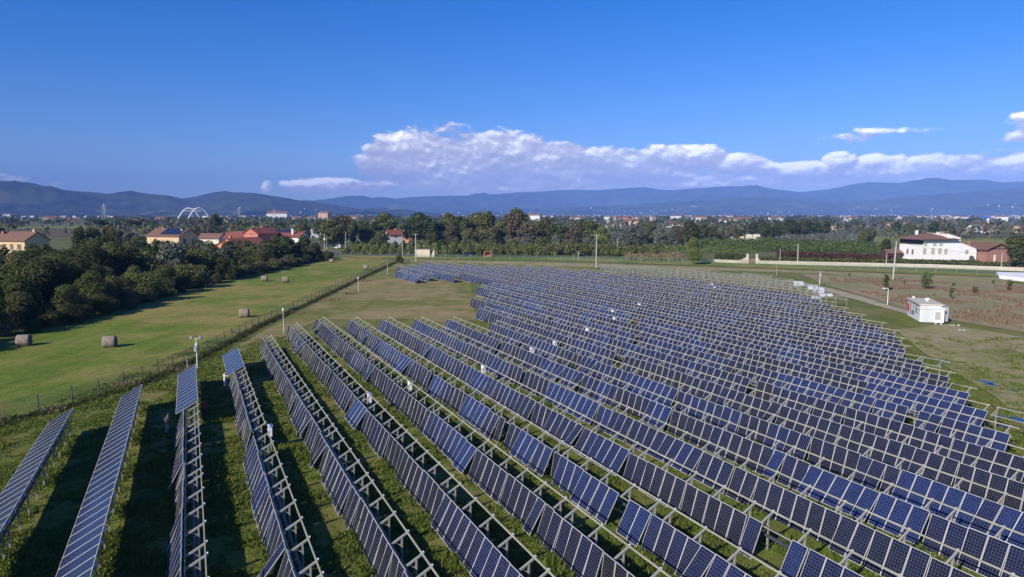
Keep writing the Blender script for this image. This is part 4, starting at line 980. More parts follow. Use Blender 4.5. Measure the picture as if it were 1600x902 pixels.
# the white villa
vx, vD = 1449, 252; P0 = hx(1449, vD)
e = house('villa', 'large white villa with a hipped terracotta roof and grey shutters', 'house', P0, R(5), 12.6, 11.5, 8.1, 10.3, M['whitew'], M['roof'],
      [('f', -4.6, 3.0, 1.2, 2.0, M['shutg']), ('f', -1.4, 3.0, 1.2, 2.0, M['shutg']), ('f', 1.2, 3.0, 1.2, 2.0, M['shutg']), ('f', 3.6, 3.0, 1.2, 1.8, M['shutg']), ('f', -4.4, 6.0, 1.2, .8, M['shutg']), ('f', -.9, 6.0, 1.2, .8, M['shutg']), ('f', 1.5, 6.0, 1.2, .8, M['shutg']), ('l', 1, 2.7, 1.0, 1.8, D_), ('l', -1.8, 2.7, 1.0, 1.8, D_)],
      [(-2.5, 2, 11.2), (3.2, -1.5, 10.6)], over=1.5, hip=True)
mb = MB()
def wedge(x0, x1, y0, y1, za, zb): mb.hexa([(x0, y0, -.5), (x1, y0, -.5), (x1, y1, -.5), (x0, y1, -.5), (x0, y0, za), (x1, y0, zb), (x1, y1, zb), (x0, y1, za)])
wedge(4.1, 8.9, -5.78, 5, 10.2, 8.7); wedge(8.9, 15.4, -5.77, 4.5, 7.0, 4.7)
link('wing', mb.mesh('wing', [M['whitew']]), e)
mb = MB(); mb.hexa([(3.9, -5.9, 10.25), (9.05, -5.9, 8.75), (9.05, 5.2, 8.75), (3.9, 5.2, 10.25), (3.9, -5.9, 10.4), (9.05, -5.9, 8.9), (9.05, 5.2, 8.9), (3.9, 5.2, 10.4)]); mb.hexa([(8.92, -5.85, 7.05), (15.7, -5.85, 4.65), (15.7, 4.7, 4.65), (8.92, 4.7, 7.05), (8.92, -5.85, 7.2), (15.7, -5.85, 4.8), (15.7, 4.7, 4.8), (8.92, 4.7, 7.2)]); link('wing_roof', mb.mesh('wing_roof', [M['stone']]), e)
mb = MB(); mb.box(11.0, -5.83, 2.9, 12.2, -5.775, 4.4); link('window', mb.mesh('window', [M['shutg']]), e)
mb = MB(); mb.box(6.6, 1, 8.6, 7.6, 1.9, 10.7); mb.box(6.5, .9, 10.702, 7.7, 2.0, 10.85); link('chimney', mb.mesh('chimney', [M['orange']]), e)
mb = MB(); mb.box(-6.36, -5.84, 6.4, -5.3, -5.753, 7.9, 0); mb.box(-6.42, -5.7, 6.4, -6.303, 5.6, 7.9, 0); link('loggia_shade', mb.mesh('loggia_shade', [M['dark']]), e)  # flat dark panels under the eave paint the shade inside the recess
e = house('barn', 'brick barn with a dark timber gable beside the white villa', 'barn', hx(1543, 250), R(96), 12, 9.0, 5.0, 6.8, M['brick'], M['roof'], [], [(4, 3.3, 7.8)], over=1.0)
mb = MB(); mb.face([(-6.05, -4.3, 4.9), (-6.05, 4.3, 4.9), (-6.05, 0, 6.65)]); mb.beam((-6.12, -4.2, 5.0), (-6.12, 4.2, 5.0), .16, .2, 1); mb.beam((-6.12, 0, 5.0), (-6.12, 0, 6.6), .16, .16, 1); mb.beam((-6.12, -2.2, 5.05), (-6.12, 0, 5.95), .12, .12, 1); mb.beam((-6.12, 2.2, 5.05), (-6.12, 0, 5.95), .12, .12, 1); link('gable_truss', mb.mesh('gable_truss', [M['dark'], M['wood']]), e)
mb = MB(); mb.box(-9, 3.6, 0, -8.5, 4.1, 3.0); link('porch_pillar', mb.mesh('porch_pillar', [M['cream']]), e)
house('canopy', 'brown tiled lean-to canopy at the end of the white villa', 'canopy', hx(1395, 256), R(5), 5, 5, 3.0, 4.0, M['wood'], M['roof'])
# garden wall with gate, hedge behind
def wallrun(name, label, pts, h, th, mat, cat):
    mb = MB(); W = [Vector(G(*p)) for p in pts]
    for a, b_ in zip(W, W[1:]):
        d = (b_ - a).normalized(); n_ = Vector((-d.y, d.x, 0)) * th / 2; z = Vector((0, 0, h)); g0 = Vector((0, 0, -.5))
        mb.hexa([a - n_ + g0, b_ - n_ + g0, b_ + n_ + g0, a + n_ + g0, a - n_ + z, b_ - n_ + z, b_ + n_ + z, a + n_ + z])
    return thing(name, label, cat, me=mb.mesh(name, [mat]))
wallrun('garden_wall', 'short cream garden wall between the lone tree and the gate', [(1116, 410), (1152, 411.6)], 1.1, .35, M['stone'], 'wall')
wallrun('garden_wall', 'long low cream garden wall running past the villa', [(1188, 412.4), (1300, 415), (1450, 418.5), (1600, 424), (1900, 432)], 1.15, .35, M['stone'], 'wall')
for (xa, ya, xb, yb_, h0, h1, lab) in ((1152, 411.6, 1166, 412, 1.1, 2.2, 'curved cream wall rising to the gate on the lone tree side'), (1188, 412.4, 1183, 412.2, 1.15, 2.3, 'curved cream wall rising to the gate on the villa side')):
    a, b_ = Vector(G(xa, ya)), Vector(G(xb, yb_)); mb = MB()
    for i in range(6):
        p, q = a.lerp(b_, i / 6), a.lerp(b_, (i + 1) / 6); z = h0 + (h1 - h0) * ((i + 1) / 6) ** 2; mb.box(min(p.x, q.x), min(p.y, q.y) - .17, -.3, max(p.x, q.x) - .001, max(p.y, q.y) + .17, z)
    thing('gate_wall', lab, 'wall', me=mb.mesh('gate_wall', [M['stone']]))
ga, gb = Vector(G(1167.5, 412)), Vector(G(1182, 412.2))
e = thing('garden_gate', 'brown slatted gate between two pale pillars in the cream wall', 'gate', ga)
for q in (Vector((0, 0, 0)), gb - ga):
    mb = MB(); mb.box(q.x - .3, q.y - .3, -.3, q.x + .3, q.y + .3, 3.0); mb.box(q.x - .42, q.y - .42, 3.0, q.x + .42, q.y + .42, 3.15); mb.hexa([(q.x - .3, q.y - .3, 3.152), (q.x + .3, q.y - .3, 3.152), (q.x + .3, q.y + .3, 3.152), (q.x - .3, q.y + .3, 3.152), (q.x - .05, q.y - .05, 3.5), (q.x + .05, q.y - .05, 3.5), (q.x + .05, q.y + .05, 3.5), (q.x - .05, q.y + .05, 3.5)]); link('pillar', mb.mesh('pillar', [M['cream']]), e)
mb = MB(); w_ = (gb - ga).x
for i in range(14): mb.box(.35 + i * (w_ - .7) / 14, -.05, .15, .35 + i * (w_ - .7) / 14 + .12, .05, 1.7)
mb.box(.33, -.03, .3, w_ - .33, .03, .42); mb.box(.33, -.03, 1.4, w_ - .33, .03, 1.52); link('gate_leaf', mb.mesh('gate_leaf', [M['brick']]), e)
wallrun('retaining_wall', 'pale ruined wall in the fields beyond the lone tree', [(1141, 374.5), (1182, 375.5)], 2.4, .6, M['stone'], 'wall')
wallrun('retaining_wall', 'second pale wall stretch just behind the ruined wall', [(1166, 370), (1188, 370.5)], 2.0, .6, M['stone'], 'wall')
def hedge(label, pts, h, wd, n, mat, seed, z0=0.0):
    W = [Vector(G(*p)) for p in pts]; out = []
    rnd = random.Random(seed)
    for i in range(n):
        p, nn = along(W, rnd.random()); p = p + nn * rnd.uniform(-wd / 2, wd / 2); out.append((p.x, p.y, z0 + rnd.uniform(0, h - 1.2), 1.3, rnd.uniform(.55, .9)))
    o = clumps('hedge', out, 1, M[mat], label, .34, 22, seed=seed); del o['kind']; o['category'] = 'hedge'
hedge('clipped dark hedge behind the cream wall from the gate past the villa', [(1187, 408.5), (1300, 411), (1450, 414.5), (1600, 419), (1900, 427)], 1.9, 2.0, 1300, 'leafm', 51)
hedge('clipped dark hedge between the lone tree and the gate', [(1118, 406.5), (1164, 408)], 2.6, 2, 260, 'leafm', 52)
hedge('reddish hedge standing behind the clipped green one at the villa', [(1215, 404), (1300, 406), (1392, 409.5)], 3.0, 3, 700, 'leafr', 53)
hedge('dark reddish hedge right in front of the white villa', [(1392, 412.5), (1480, 414.6), (1530, 415.8)], 1.9, 2.2, 420, 'leafr', 54)
# white tarpaulin / low wall at the right edge
a = G(1562, 434); mb = MB(); q = [G(1562, 436), G(1592, 443), G(1700, 452), G(1700, 434), G(1556, 430)]
mb.hexa([(q[0][0], q[0][1], -.2), (q[2][0], q[2][1], -.2), (q[3][0], q[3][1], -.2), (q[4][0], q[4][1], -.2), (q[0][0], q[0][1] + .4, 0.9), (q[2][0], q[2][1] + .4, 1.0), (q[3][0], q[3][1], 1.0), (q[4][0], q[4][1], .9)])
thing('tarpaulin', 'long white tarpaulin-covered heap beyond the scrub below the large round tree', 'tarpaulin', me=mb.mesh('tarpaulin', [M['whitew']]))
# utility cabin
g = Vector(G(1428, 498)); g += Vector((1.43, -.46, 0))
e = thing('utility_cabin', 'white flat-roofed utility cabin with a red sign beside the scrub field', 'cabin', g, R(-108), None)
mb = MB(); mb.box(-4.7, -1.5, 0, 3.6, 1.5, 2.75); link('wall', mb.mesh('wall', [M['white']]), e)
mb = MB(); mb.box(-4.9, -1.75, 2.75, 3.9, 1.75, 2.93); rf = link('roof', mb.mesh('roof', [M['stone']]), e)
mb = MB(); mb.lathe([(.25, 2.93), (.25, 3.15), (.38, 3.2), (.34, 3.35), (.05, 3.48)], 10, c=(-.6, .4, 0)); link('roof_vent', mb.mesh('roof_vent', [M['white']]), rf)
mb = MB(); mb.box(-4.7, -.9, 2.93, -4.4, -.6, 3.2); link('vent_cap', mb.mesh('vent_cap', [M['white']]), rf)
for i, (x0, x1, z0, z1, mt) in enumerate(((-2.9, -1.9, 0.5, 2.3, 'greyw'), (-1.5, -1.1, .6, 1.3, 'dark'), (-.6, -.2, .6, 1.3, 'dark'), (-.9, -.1, 1.6, 2.5, 'shutg'), (.6, 2.2, 1.2, 2.4, 'shutg'))):
    mb = MB(); mb.box(x0, -1.56, z0, x1, -1.502, z1); link(('door' if i == 0 else 'louvre'), mb.mesh('louvre', [M[mt]]), e)
mb = MB(); mb.box(-4.5, -1.56, 1.0, -3.5, -1.502, 2.1); mb.hexa([(-4.15, -1.56, .6), (-3.85, -1.56, .6), (-3.85, -1.502, .6), (-4.15, -1.502, .6), (-4.5, -1.56, .999), (-3.5, -1.56, .999), (-3.5, -1.502, .999), (-4.5, -1.502, .999)]); link('sign', mb.mesh('sign', [M['redsign']]), e)
mb = MB(); mb.box(3.62, -1.9, .22, 5.3, 1.45, 2.3, 0); mb.box(3.6, -2.05, 2.302, 5.45, 1.6, 2.45, 0); an = link('annex', mb.mesh('annex', [M['white']]), e)
for i in range(2):
    mb = MB(); mb.box(5.302, -1.8 + i * .92, .35, 5.36, -.92 + i * .92, 2.2); link('door', mb.mesh('door', [M['slab']]), an)
mb = MB(); mb.box(5.302, .2, .7, 5.36, .95, 1.9); link('louvre', mb.mesh('louvre', [M['shutg']]), an)
mb = MB(); mb.box(3.8, -1.8, 0, 4.0, -1.6, .22); mb.box(4.9, -1.0, 0, 5.2, -.8, .22); mb.box(4.6, .2, 0, 5.1, 1.2, .22); link('footing', mb.mesh('footing', [M['dark']]), an)
mb = MB(); mb.box(1.6, 1.502, .3, 4.2, 2.3, 2.6); link('side_unit', mb.mesh('side_unit', [M['greyw']]), e)
# rubble
rb = random.Random(4)
for x, y, lab in ((1462, 507, 'white rubble sack at the foot of the utility cabin'), (1489, 509, 'pale rubble lump beside the utility cabin'), (1500, 517, 'broken pale slab pieces out on the rough grass')):
    g = G(x, y); mb = MB()
    for i in range(5):
        a_, r_ = rb.uniform(0, 6.28), rb.uniform(0, .5); cx_, cy_ = math.cos(a_) * r_ * 2, math.sin(a_) * r_; s = rb.uniform(.10, .2)
        mb.hexa([(cx_ - s, cy_ - s, -.05), (cx_ + s, cy_ - s * .8, -.05), (cx_ + s, cy_ + s, -.05), (cx_ - s * .8, cy_ + s, -.05), (cx_ - s * .6, cy_ - s * .5, s), (cx_ + s * .7, cy_ - s * .6, s * .8), (cx_ + s * .5, cy_ + s * .7, s * 1.1), (cx_ - s * .6, cy_ + s * .5, s * .9)])
    thing('rubble', lab, 'rubble', g, 0, None, mb.mesh('rubble', [M['slab']]))
# cream shed by the road
e = thing('road_shed', 'windowless cream shed by the road behind the far end of the field', 'shed', hx(661, 279), R(3))
mb = MB(); mb.box(-3.3, -1.5, -.3, 2.7, 1.5, 2.9); link('wall', mb.mesh('wall', [M['cream']]), e)
mb = MB(); mb.box(-3.4, -1.6, 2.9, 2.8, 1.6, 3.05); link('roof', mb.mesh('roof', [M['stone']]), e)
mb = MB(); mb.hexa([(3.0, -1.5, -.3), (4.5, -1.5, -.3), (4.5, -1.3, -.3), (3.0, -1.3, -.3), (4.2, -1.5, 2.9), (4.5, -1.5, 2.9), (4.5, -1.3, 2.9), (4.2, -1.3, 2.9)]); link('side_wall', mb.mesh('side_wall', [M['cream']]), e)
# roadside orange stall
e = thing('sign_box', 'small orange frame-like kiosk on the road verge', 'kiosk', hx(762, 278), 0)
mb = MB(); mb.box(-1.6, -.8, 0, 1.6, .8, .5); mb.box(-1.6, -.8, .5, -1.2, .8, 2.0); mb.box(1.2, -.8, .5, 1.6, .8, 2.0); mb.box(-1.75, -.9, 2.0, 1.75, .9, 2.2); mb.box(-1.19, .3, .51, 1.19, .5, 1.95); link('frame', mb.mesh('frame', [M['rust']]), e)
mb = MB(); mb.box(-.8, .1, .9, .8, .28, 1.7); link('opening', mb.mesh('opening', [M['dark']]), e)

def car(label, loc, rz, body, L_=4.3, W_=1.75, H_=1.45, van=False):
    e = thing('parked_car' if not van else 'van', label, 'car' if not van else 'van', loc, rz)
    prof = [(-L_ / 2, .35), (-L_ / 2, .85), (-L_ / 2 + .15, .95), (-L_ * .28, 1.0), (-L_ * .16, H_), (L_ * .22, H_), (L_ * .42, .98), (L_ / 2, .9), (L_ / 2, .35)] if not van else [(-L_ / 2, .35), (-L_ / 2, 1.0), (-L_ * .42, 1.15), (-L_ * .30, H_), (L_ / 2 - .05, H_), (L_ / 2, .35)]
    mb = MB(); n_ = len(prof)
    for s in (-1, 1): mb.face([(x, s * W_ / 2 * (1 if z < 1.05 else .86), z) for x, z in (prof if s < 0 else prof[::-1])])
    for i in range(n_):
        (x0, z0), (x1, z1) = prof[i], prof[(i + 1) % n_]; a0 = W_ / 2 * (1 if z0 < 1.05 else .86); a1 = W_ / 2 * (1 if z1 < 1.05 else .86)
        mb.face([(x0, -a0, z0), (x0, a0, z0), (x1, a1, z1), (x1, -a1, z1)])
    link('body', mb.mesh('body', [body]), e)
    mb = MB()
    for s in (-1, 1): mb.face([(-L_ * .22, s * W_ * .468, 1.06), (L_ * .30, s * W_ * .468, 1.06), (L_ * .2, s * W_ * .436, H_ - .1), (-L_ * .14, s * W_ * .436, H_ - .1)])
    link('window', mb.mesh('window', [M['wglass']]), e)
    for x in (-L_ * .31, L_ * .31):
        for s in (-1, 1):
            mb = MB(); mb.tube((x, s * (W_ / 2 - .2), .32), (x, s * (W_ / 2 + .01), .32), .32, n=14); wl = link('wheel', mb.mesh('wheel', [M['tyre']]), e)
            mb = MB(); mb.tube((x, s * (W_ / 2 + .011), .32), (x, s * (W_ / 2 + .02), .32), .19, n=12); link('rim', mb.mesh('rim', [M['alu']]), wl)
    for s in (-1, 1):
        mb = MB(); mb.box(-L_ / 2 - .02, s * .6 - .15, .68, -L_ / 2 + .001, s * .6 + .15, .82); link('headlight', mb.mesh('headlight', [M['white']]), e)
        mb = MB(); mb.box(L_ / 2 - .001, s * .65 - .12, .7, L_ / 2 + .02, s * .65 + .12, .85); link('tail_light', mb.mesh('tail_light', [M['redsign']]), e)
car('dark blue car parked side-on in front of the hedge by the road', hx(728, 283), R(4), M['car'], 4.8, 1.8, 1.7)
car('dark van on the overpass road behind the wood', hx(487, 345), R(20), M['car'], 5.0, 1.9, 2.1, True)
car('white van stopped at the road bend beyond the wood', hx(525, 345), R(-10), M['carw'], 4.8, 1.9, 1.9, True)
car('white van parked in the yard hidden in the wood', (*hx(108, 178)[:2], 0), R(10), M['carw'], 5.2, 2, 2.4, True)
# greenhouse
e = thing('greenhouse', 'grey barrel-roofed greenhouse on the slope behind the red roofs', 'greenhouse', hx(500, 520), R(-25)); mb = MB(); seg = 12
for i in range(seg):
    a0, a1 = math.pi * i / seg, math.pi * (i + 1) / seg
    mb.face([(-8, 5 * math.cos(a0), 1 + 5.2 * math.sin(a0)), (8, 5 * math.cos(a0), 1 + 5.2 * math.sin(a0)), (8, 5 * math.cos(a1), 1 + 5.2 * math.sin(a1)), (-8, 5 * math.cos(a1), 1 + 5.2 * math.sin(a1))], 0)
mb.box(-8, -5, -.2, 8, -4.9, 1); mb.box(-8, 4.9, -.2, 8, 5, 1)
for s in (-8, 8): mb.face([(s, 5 * math.cos(math.pi * i / seg), 1 + 5.2 * math.sin(math.pi * i / seg)) for i in range(seg + 1)], 0)
link('cover', mb.mesh('cover', [M['greyw']]), e)
mb = MB()
for q in range(5):
    x = -8.05 + q * 4.02; mb.path([(x, 5.06 * math.cos(math.pi * i / seg), 1 + 5.26 * math.sin(math.pi * i / seg)) for i in range(seg + 1)], .1, 5)
link('hoop', mb.mesh('hoop', [M['steel']]), e)
# guard rail on the overpass
e = thing('guard_rail', 'dark guard rail along the raised road beyond the wood', 'guard rail'); a, b_ = Vector(hx(468, 330)), Vector(hx(560, 355))
mb = MB(); n_ = 30
for i in range(n_ + 1): p = a.lerp(b_, i / n_); mb.box(p.x - .07, p.y - .07, 0, p.x + .07, p.y + .07, 2.3)
mb.beam(a + Vector((0, 0, 2.35)), b_ + Vector((0, 0, 2.35)), .1, .3); mb.beam(a + Vector((0, 0, 1.5)), b_ + Vector((0, 0, 1.5)), .08, .3); link('rail', mb.mesh('rail', [M['tube']]), e)

# arch bridge
e = thing('arch_bridge', 'white twin-arch bridge rising over the distant trees on the plain', 'bridge', hx(304, 1500), 0)
for k, x0 in enumerate((-11, 11)):
    pts = [(x0 - 22 + 44 * t, -18 + 36 * t, -6 + 38 * math.sin(math.pi * t) ** .85) for t in [i / 20 for i in range(21)]]
    mb = MB(); mb.path(pts, [1.35] * 21, 8); link('arch', mb.mesh('arch', [M['white']]), e)
for t in (.3, .42, .58, .7):
    x = -22 + 44 * t; z = -6 + 38 * math.sin(math.pi * t) ** .85; y = -18 + 36 * t
    mb = MB(); mb.beam((x - 11, y, z), (x + 11, y, z), .7, .7); link('cross_beam', mb.mesh('cross_beam', [M['white']]), e)
mb = MB(); mb.hexa([(-40, -27, 2), (10, 27, 2), (40, 27, 2), (-10, -27, 2), (-40, -27, 3.2), (10, 27, 3.2), (40, 27, 3.2), (-10, -27, 3.2)]); link('deck', mb.mesh('deck', [M['stone']]), e)

# ------------------------------------------------------------------ poles, wires, pylons
def pole(name, label, cat, x, yb, yt, r, mat, kind='plain', lean=0, group=None):
    g = G(x, yb); h = at(x, yt, g[1])[2]; e = thing(name, label, cat, g, 0, group); mb = MB()
    tp = Vector((lean, 0, h)); mb.path([(0, 0, -.3), (lean * .5, 0, h * .5), tuple(tp)], [r, r * .85, r * .65], 8); link('post', mb.mesh('post', [mat]), e)
    if kind == 'cross':
        mb = MB(); mb.box(lean - 1.1, -.06, h - .45, lean + 1.1, .06, h - .3)
        for q in (-1, 0, 1): mb.tube((lean + q, 0, h - .3), (lean + q, 0, h - .05), .07, n=6)
        link('crossarm', mb.mesh('crossarm', [M['steel']]), e)
    elif kind == 'lamp':
        mb = MB(); mb.beam((0, 0, h - .06), (-.75, 0, h + .05), .07, .07); mb.box(-1.15, -.14, h - .02, -.55, .14, h + .12); link('lamp_head', mb.mesh('lamp_head', [M['white']]), e)
    elif kind == 'camera':
        mb = MB(); mb.box(-.6, -.04, h - .08, .6, .04, h); link('bracket', mb.mesh('bracket', [M['steel']]), e)
        for q in (-.5, .5):
            mb = MB(); mb.hexa([(q - .14, -.15, h - .05), (q + .14, -.15, h - .05), (q + .14, .1, h - .05), (q - .14, .1, h - .05), (q - .14, -.2, h + .18), (q + .14, -.2, h + .18), (q + .14, .03, h + .22), (q - .14, .03, h + .22)]); link('floodlight', mb.mesh('floodlight', [M['greyw']]), e)
        mb = MB(); mb.lathe([(.10, -.1), (.15, 0), (.15, .16), (.02, .2)], 8, c=(.1, -.2, h - .75)); link('camera', mb.mesh('camera', [M['white']]), e)
        mb = MB(); mb.box(-.14, -.32, h - 1.45, .14, -.1, h - .95); link('junction_box', mb.mesh('junction_box', [M['greyw']]), e)
    elif kind == 'sensor':
        mb = MB(); mb.lathe([(.08, -.3), (.12, -.25), (.12, .1), (.03, .16)], 8, c=(0, 0, h)); link('sensor_head', mb.mesh('sensor_head', [M['white']]), e)
    elif kind == 'box':
        mb = MB(); mb.box(-.3, -.35, h * .62, .3, -.05, h * .62 + .9); link('junction_box', mb.mesh('junction_box', [M['white']]), e)
    return e, Vector(g) + tp
pole('camera_pole', 'pole with floodlights and camera by the blue sloping table', 'pole', 308.5, 576, 528.5, .075, M['whitepole'], 'camera')
pole('camera_pole', 'thin white pole at the head of the fifth panel row', 'pole', 443.5, 521, 483, .05, M['whitepole'], 'sensor')
pole('camera_pole', 'white-headed pole on the fence line near two hay bales', 'pole', 560, 457, 434, .06, M['whitepole'], 'sensor')
pole('camera_pole', 'thin pale pole near the far corner of the meadow fence', 'pole', 605.5, 430, 410, .055, M['whitepole'])
pole('street_lamp', 'white hooked lamp post nearest the utility cabin', 'street lamp', 1386.5, 477, 451, .09, M['whitepole'], 'lamp')
pole('camera_pole', 'thin pole beside the pale panel stacks', 'pole', 1280.5, 446, 425, .09, M['whitepole'], 'camera')
pole('camera_pole', 'thin grey pole between the gate and the panel stacks', 'pole', 1213.5, 431, 411, .08, M['steel'])
pole('camera_pole', 'small camera pole behind the middle of the field', 'pole', 903.5, 407, 394, .10, M['whitepole'], 'camera')
pole('fence_marker', 'thin dark stake at the head of the smooth table rows', 'stake', 293, 575, 556, .05, M['pole'])
W1 = {}
for key, lab, x, yb, yt, r, kd, ln in (
    ('a', 'tall concrete pole standing alone behind the middle of the field', 931.5, 419, 366, .20, 'cross', 0), ('b', 'shorter pole among the bushes right of the tall lone pole', 964.5, 399, 372, .17, 'plain', 0),
    ('c', 'tall pole with a crossarm beside the cream shed', 650, 409, 365, .18, 'cross', 0), ('d', 'pole left of the cream shed in front of the nursery rows', 629.5, 399, 368, .16, 'plain', -.3),
    ('e', 'slightly leaning pole at the road bend before the nursery', 539, 393, 362, .18, 'plain', .7), ('f', 'paired pole with a white meter box by the dark wood', 507.5, 392, 365, .2, 'box', 0), ('g', 'slim pole just behind the paired pole by the dark wood', 511, 391, 368, .14, 'plain', 0),
    ('h', 'grey pole rising beside the greenhouse', 515.5, 379, 355, .17, 'plain', 0), ('i', 'pole among trees left of the white cottage', 575, 380, 357, .17, 'plain', 0), ('j', 'tall pole in the trees beside the white cottage', 583, 376, 344, .2, 'cross', 0),
    ('k', 'concrete pole behind the long cream wall left of the villa', 1246, 412, 381, .2, 'plain', 0), ('l', 'tall leaning concrete pole in the dry scrub', 1395, 439, 377, .22, 'plain', .35), ('m', 'short pole at the wall beside the villa canopy', 1384.5, 415, 395, .16, 'plain', 0),
    ('n', 'pole in the hedge beside the brick barn', 1564, 422, 395, .16, 'plain', 0), ('o', 'slim pole rising from the hedge near the gate', 1218.5, 412, 389, .12, 'plain', 0),
    ('p', 'pale pole on the slope above the red roofs', 407, 366, 337, .25, 'plain', 0), ('q', 'pale pole on the plain beyond the greenhouse', 492.5, 358, 337, .3, 'plain', 0), ('r', 'pole in front of the long yellow farmhouse', 258.5, 396, 378, .12, 'plain', 0), ('s', 'thin grey pole in the wood below the red houses', 352, 408, 392, .1, 'plain', 0)):
    W1[key] = pole('utility_pole', lab, 'utility pole', x, yb, yt, r, M['pole'], kd, ln)[1]
def wire(label, a, b_, sag):
    pts = [tuple(a.lerp(b_, t) - Vector((0, 0, sag * 4 * t * (1 - t)))) for t in [i / 14 for i in range(15)]]
    thing('power_cable', label, 'cable', me=MB().path(pts, .022, 4).mesh('power_cable', [M['tube']]))
wire('cable from the bend pole to the pole left of the cream shed', W1['e'], W1['d'], 1.2); wire('cable from the shed pole to the tall lone pole', W1['c'], W1['a'], 3.0); wire('cable from the tall lone pole to the wall pole', W1['a'], W1['k'], 3.2)
wire('cable from the wall pole to the tall leaning pole', W1['k'], W1['l'], 1.6); wire('cable from the leaning pole to the barn pole', W1['l'], W1['n'], 1.2); wire('cable between the short bush pole and the tall lone pole', W1['b'], W1['a'], .6)
def pylon(label, x, yb, yt, D):
    e = thing('pylon', label, 'pylon', hx(x, D)); h = at(x, yt, D)[2]; w = h * .11; mb = MB()
    for sx in (-1, 1):
        for sy in (-1, 1): mb.beam((sx * w, sy * w, 0), (sx * .3, sy * .3, h), .35, .35)
    for i in range(7):
        z0, z1 = h * i / 7, h * (i + 1) / 7; q0, q1 = w * (1 - i / 7) + .3, w * (1 - (i + 1) / 7) + .3
        for sy in (-1, 1): mb.beam((-q0, sy * q0, z0), (q1, sy * q1, z1), .22, .22)
    for z, l_ in ((.72, .16), (.82, .2), (.92, .15)): mb.beam((-h * l_, 0, h * z), (h * l_, 0, h * z), .4, .4)
    link('lattice', mb.mesh('lattice', [M['steel']]), e)
pylon('lattice pylon standing before the hills above the umbrella pines', 164, 345, 318, 1500); pylon('slender pylon beyond the twin-arch bridge', 374, 345, 325, 1700); pylon('faint pylon on the plain left of the middle tree belt', 429, 344, 327, 1800)

# ------------------------------------------------------------------ fences
def fence(name, label, pts, step, h, mat_post, mesh_mat, pr=.05, strut=True, skip=0):
    W = [Vector(G(*p)) for p in pts]; e = thing(name, label, 'fence'); tot = sum((b_ - a).length for a, b_ in zip(W, W[1:])); n_ = int(tot / step)
    prev = None; mb2 = MB(); pm = []
    rnd = random.Random(len(label))
    for i in range(3): pm.append(MB().path([(0, 0, -.2), (rnd.uniform(-.04, .04), 0, h * .5), (rnd.uniform(-.07, .07), rnd.uniform(-.05, .05), h)], [pr, pr * .9, pr * .8], 6).mesh('post', [mat_post]))
    u = 0
    for i in range(n_ + 1):
        p, nn = along(W, min(1, i / n_))
        if i % (1 + skip) == 0: link('post', pm[i % 3], e, p, (0, 0, rnd.uniform(0, 6)), (1, 1, rnd.uniform(.93, 1.07)))
        if prev is not None:
            l_ = (p - prev).length; z0, z1 = Vector((0, 0, .04)), Vector((0, 0, h * .95))
            mb2.face([prev + z0, p + z0, p + z1, prev + z1], 0, [(u, 0), (u + l_, 0), (u + l_, h), (u, h)]); u += l_
        prev = p
    link('wire_mesh', mb2.mesh('wire_mesh', [mesh_mat]), e)
    mb = MB()
    for z in (h * .95, h * .5, .1):
        for i in range(n_): mb.beam(along(W, i / n_)[0] + Vector((0, 0, z)), along(W, (i + 1) / n_)[0] + Vector((0, 0, z)), .012, .012)
    link('strand_wire', mb.mesh('strand_wire', [M['steel']]), e)
    if strut:
        for s in (.245, .5):
            p, nn = along(W, s); q, _ = along(W, s + .02); link('brace', MB().beam(p + Vector((0, 0, h * .8)), q, .08, .08).mesh('brace', [mat_post]), e)
    return e
fence('wire_fence', 'long wire mesh fence on weathered posts between the meadow and the panels', [(-300, 775), (0, 661), (100, 638), (205, 605), (310, 560), (400, 512), (500, 466), (560, 437), (622, 408)], 2.9, 1.75, M['postd'], mat_mesh('galvanised_mesh', (.16, .16, .15), 9, .10), .075)
fence('mesh_fence', 'green mesh fence along the road verge behind the field', [(636, 404.5), (830, 405.5), (1100, 413), (1300, 420), (1560, 430)], 5.0, 1.9, M['steel'], mat_mesh('green_mesh', (.05, .12, .06), 5, .14), .05, False)

# ------------------------------------------------------------------ hay bales
for x, y, rzz, lab in ((38, 541, 17, 'round hay bale furthest along the meadow, nearest the dark wood corner'), (172, 543, 15, 'round hay bale alone in the near middle of the meadow'), (382, 496.5, 13, 'round hay bale between the near pair and the far ones'), (413.5, 440, 11, 'left one of two hay bales close together'), (446, 442, 14, 'right one of two hay bales close together'), (518, 411.3, 7, 'small far hay bale at the tip of the dark wood'), (571.5, 421.5, 3, 'far hay bale close to the wire fence')):
    rb_, lb_ = .78, 1.45; e = thing('hay_bale', lab, 'hay bale', G(x, y), R(rzz), 'round hay bales left on the meadow')
    prof = []; mb = MB(); i0_ = 0; nseg = 22
    ring = []
    for s, rr_ in ((-.5, .93), (-.485, .98), (-.3, 1), (0, 1.01), (.3, 1), (.485, .98), (.5, .93)):
        for k in range(nseg):
            t = 2 * math.pi * k / nseg; q = rr_ * rb_ * (1 + .015 * math.sin(3 * t + s * 5)); zz = max(math.sin(t) * q, -rb_ * .93); ring.append((s * lb_, math.cos(t) * q, rb_ * .93 + zz))
    mb.v = ring
    for j in range(6):
        for k in range(nseg): a = j * nseg; mb.f.append((a + k, a + (k + 1) % nseg, a + nseg + (k + 1) % nseg, a + nseg + k)); mb.m.append(0)
    link('bale_roll', mb.mesh('bale_roll', [M['hay']], True), e)
    mb = MB()
    for s in (-.5, .5): q = [(s * lb_, math.cos(2 * math.pi * k / nseg) * rb_ * .93, rb_ * .93 + max(math.sin(2 * math.pi * k / nseg) * rb_ * .93, -rb_ * .93)) for k in range(nseg)]; mb.face(q if s > 0 else q[::-1])
    link('bale_end', mb.mesh('bale_end', [M['hayshade']]), e)

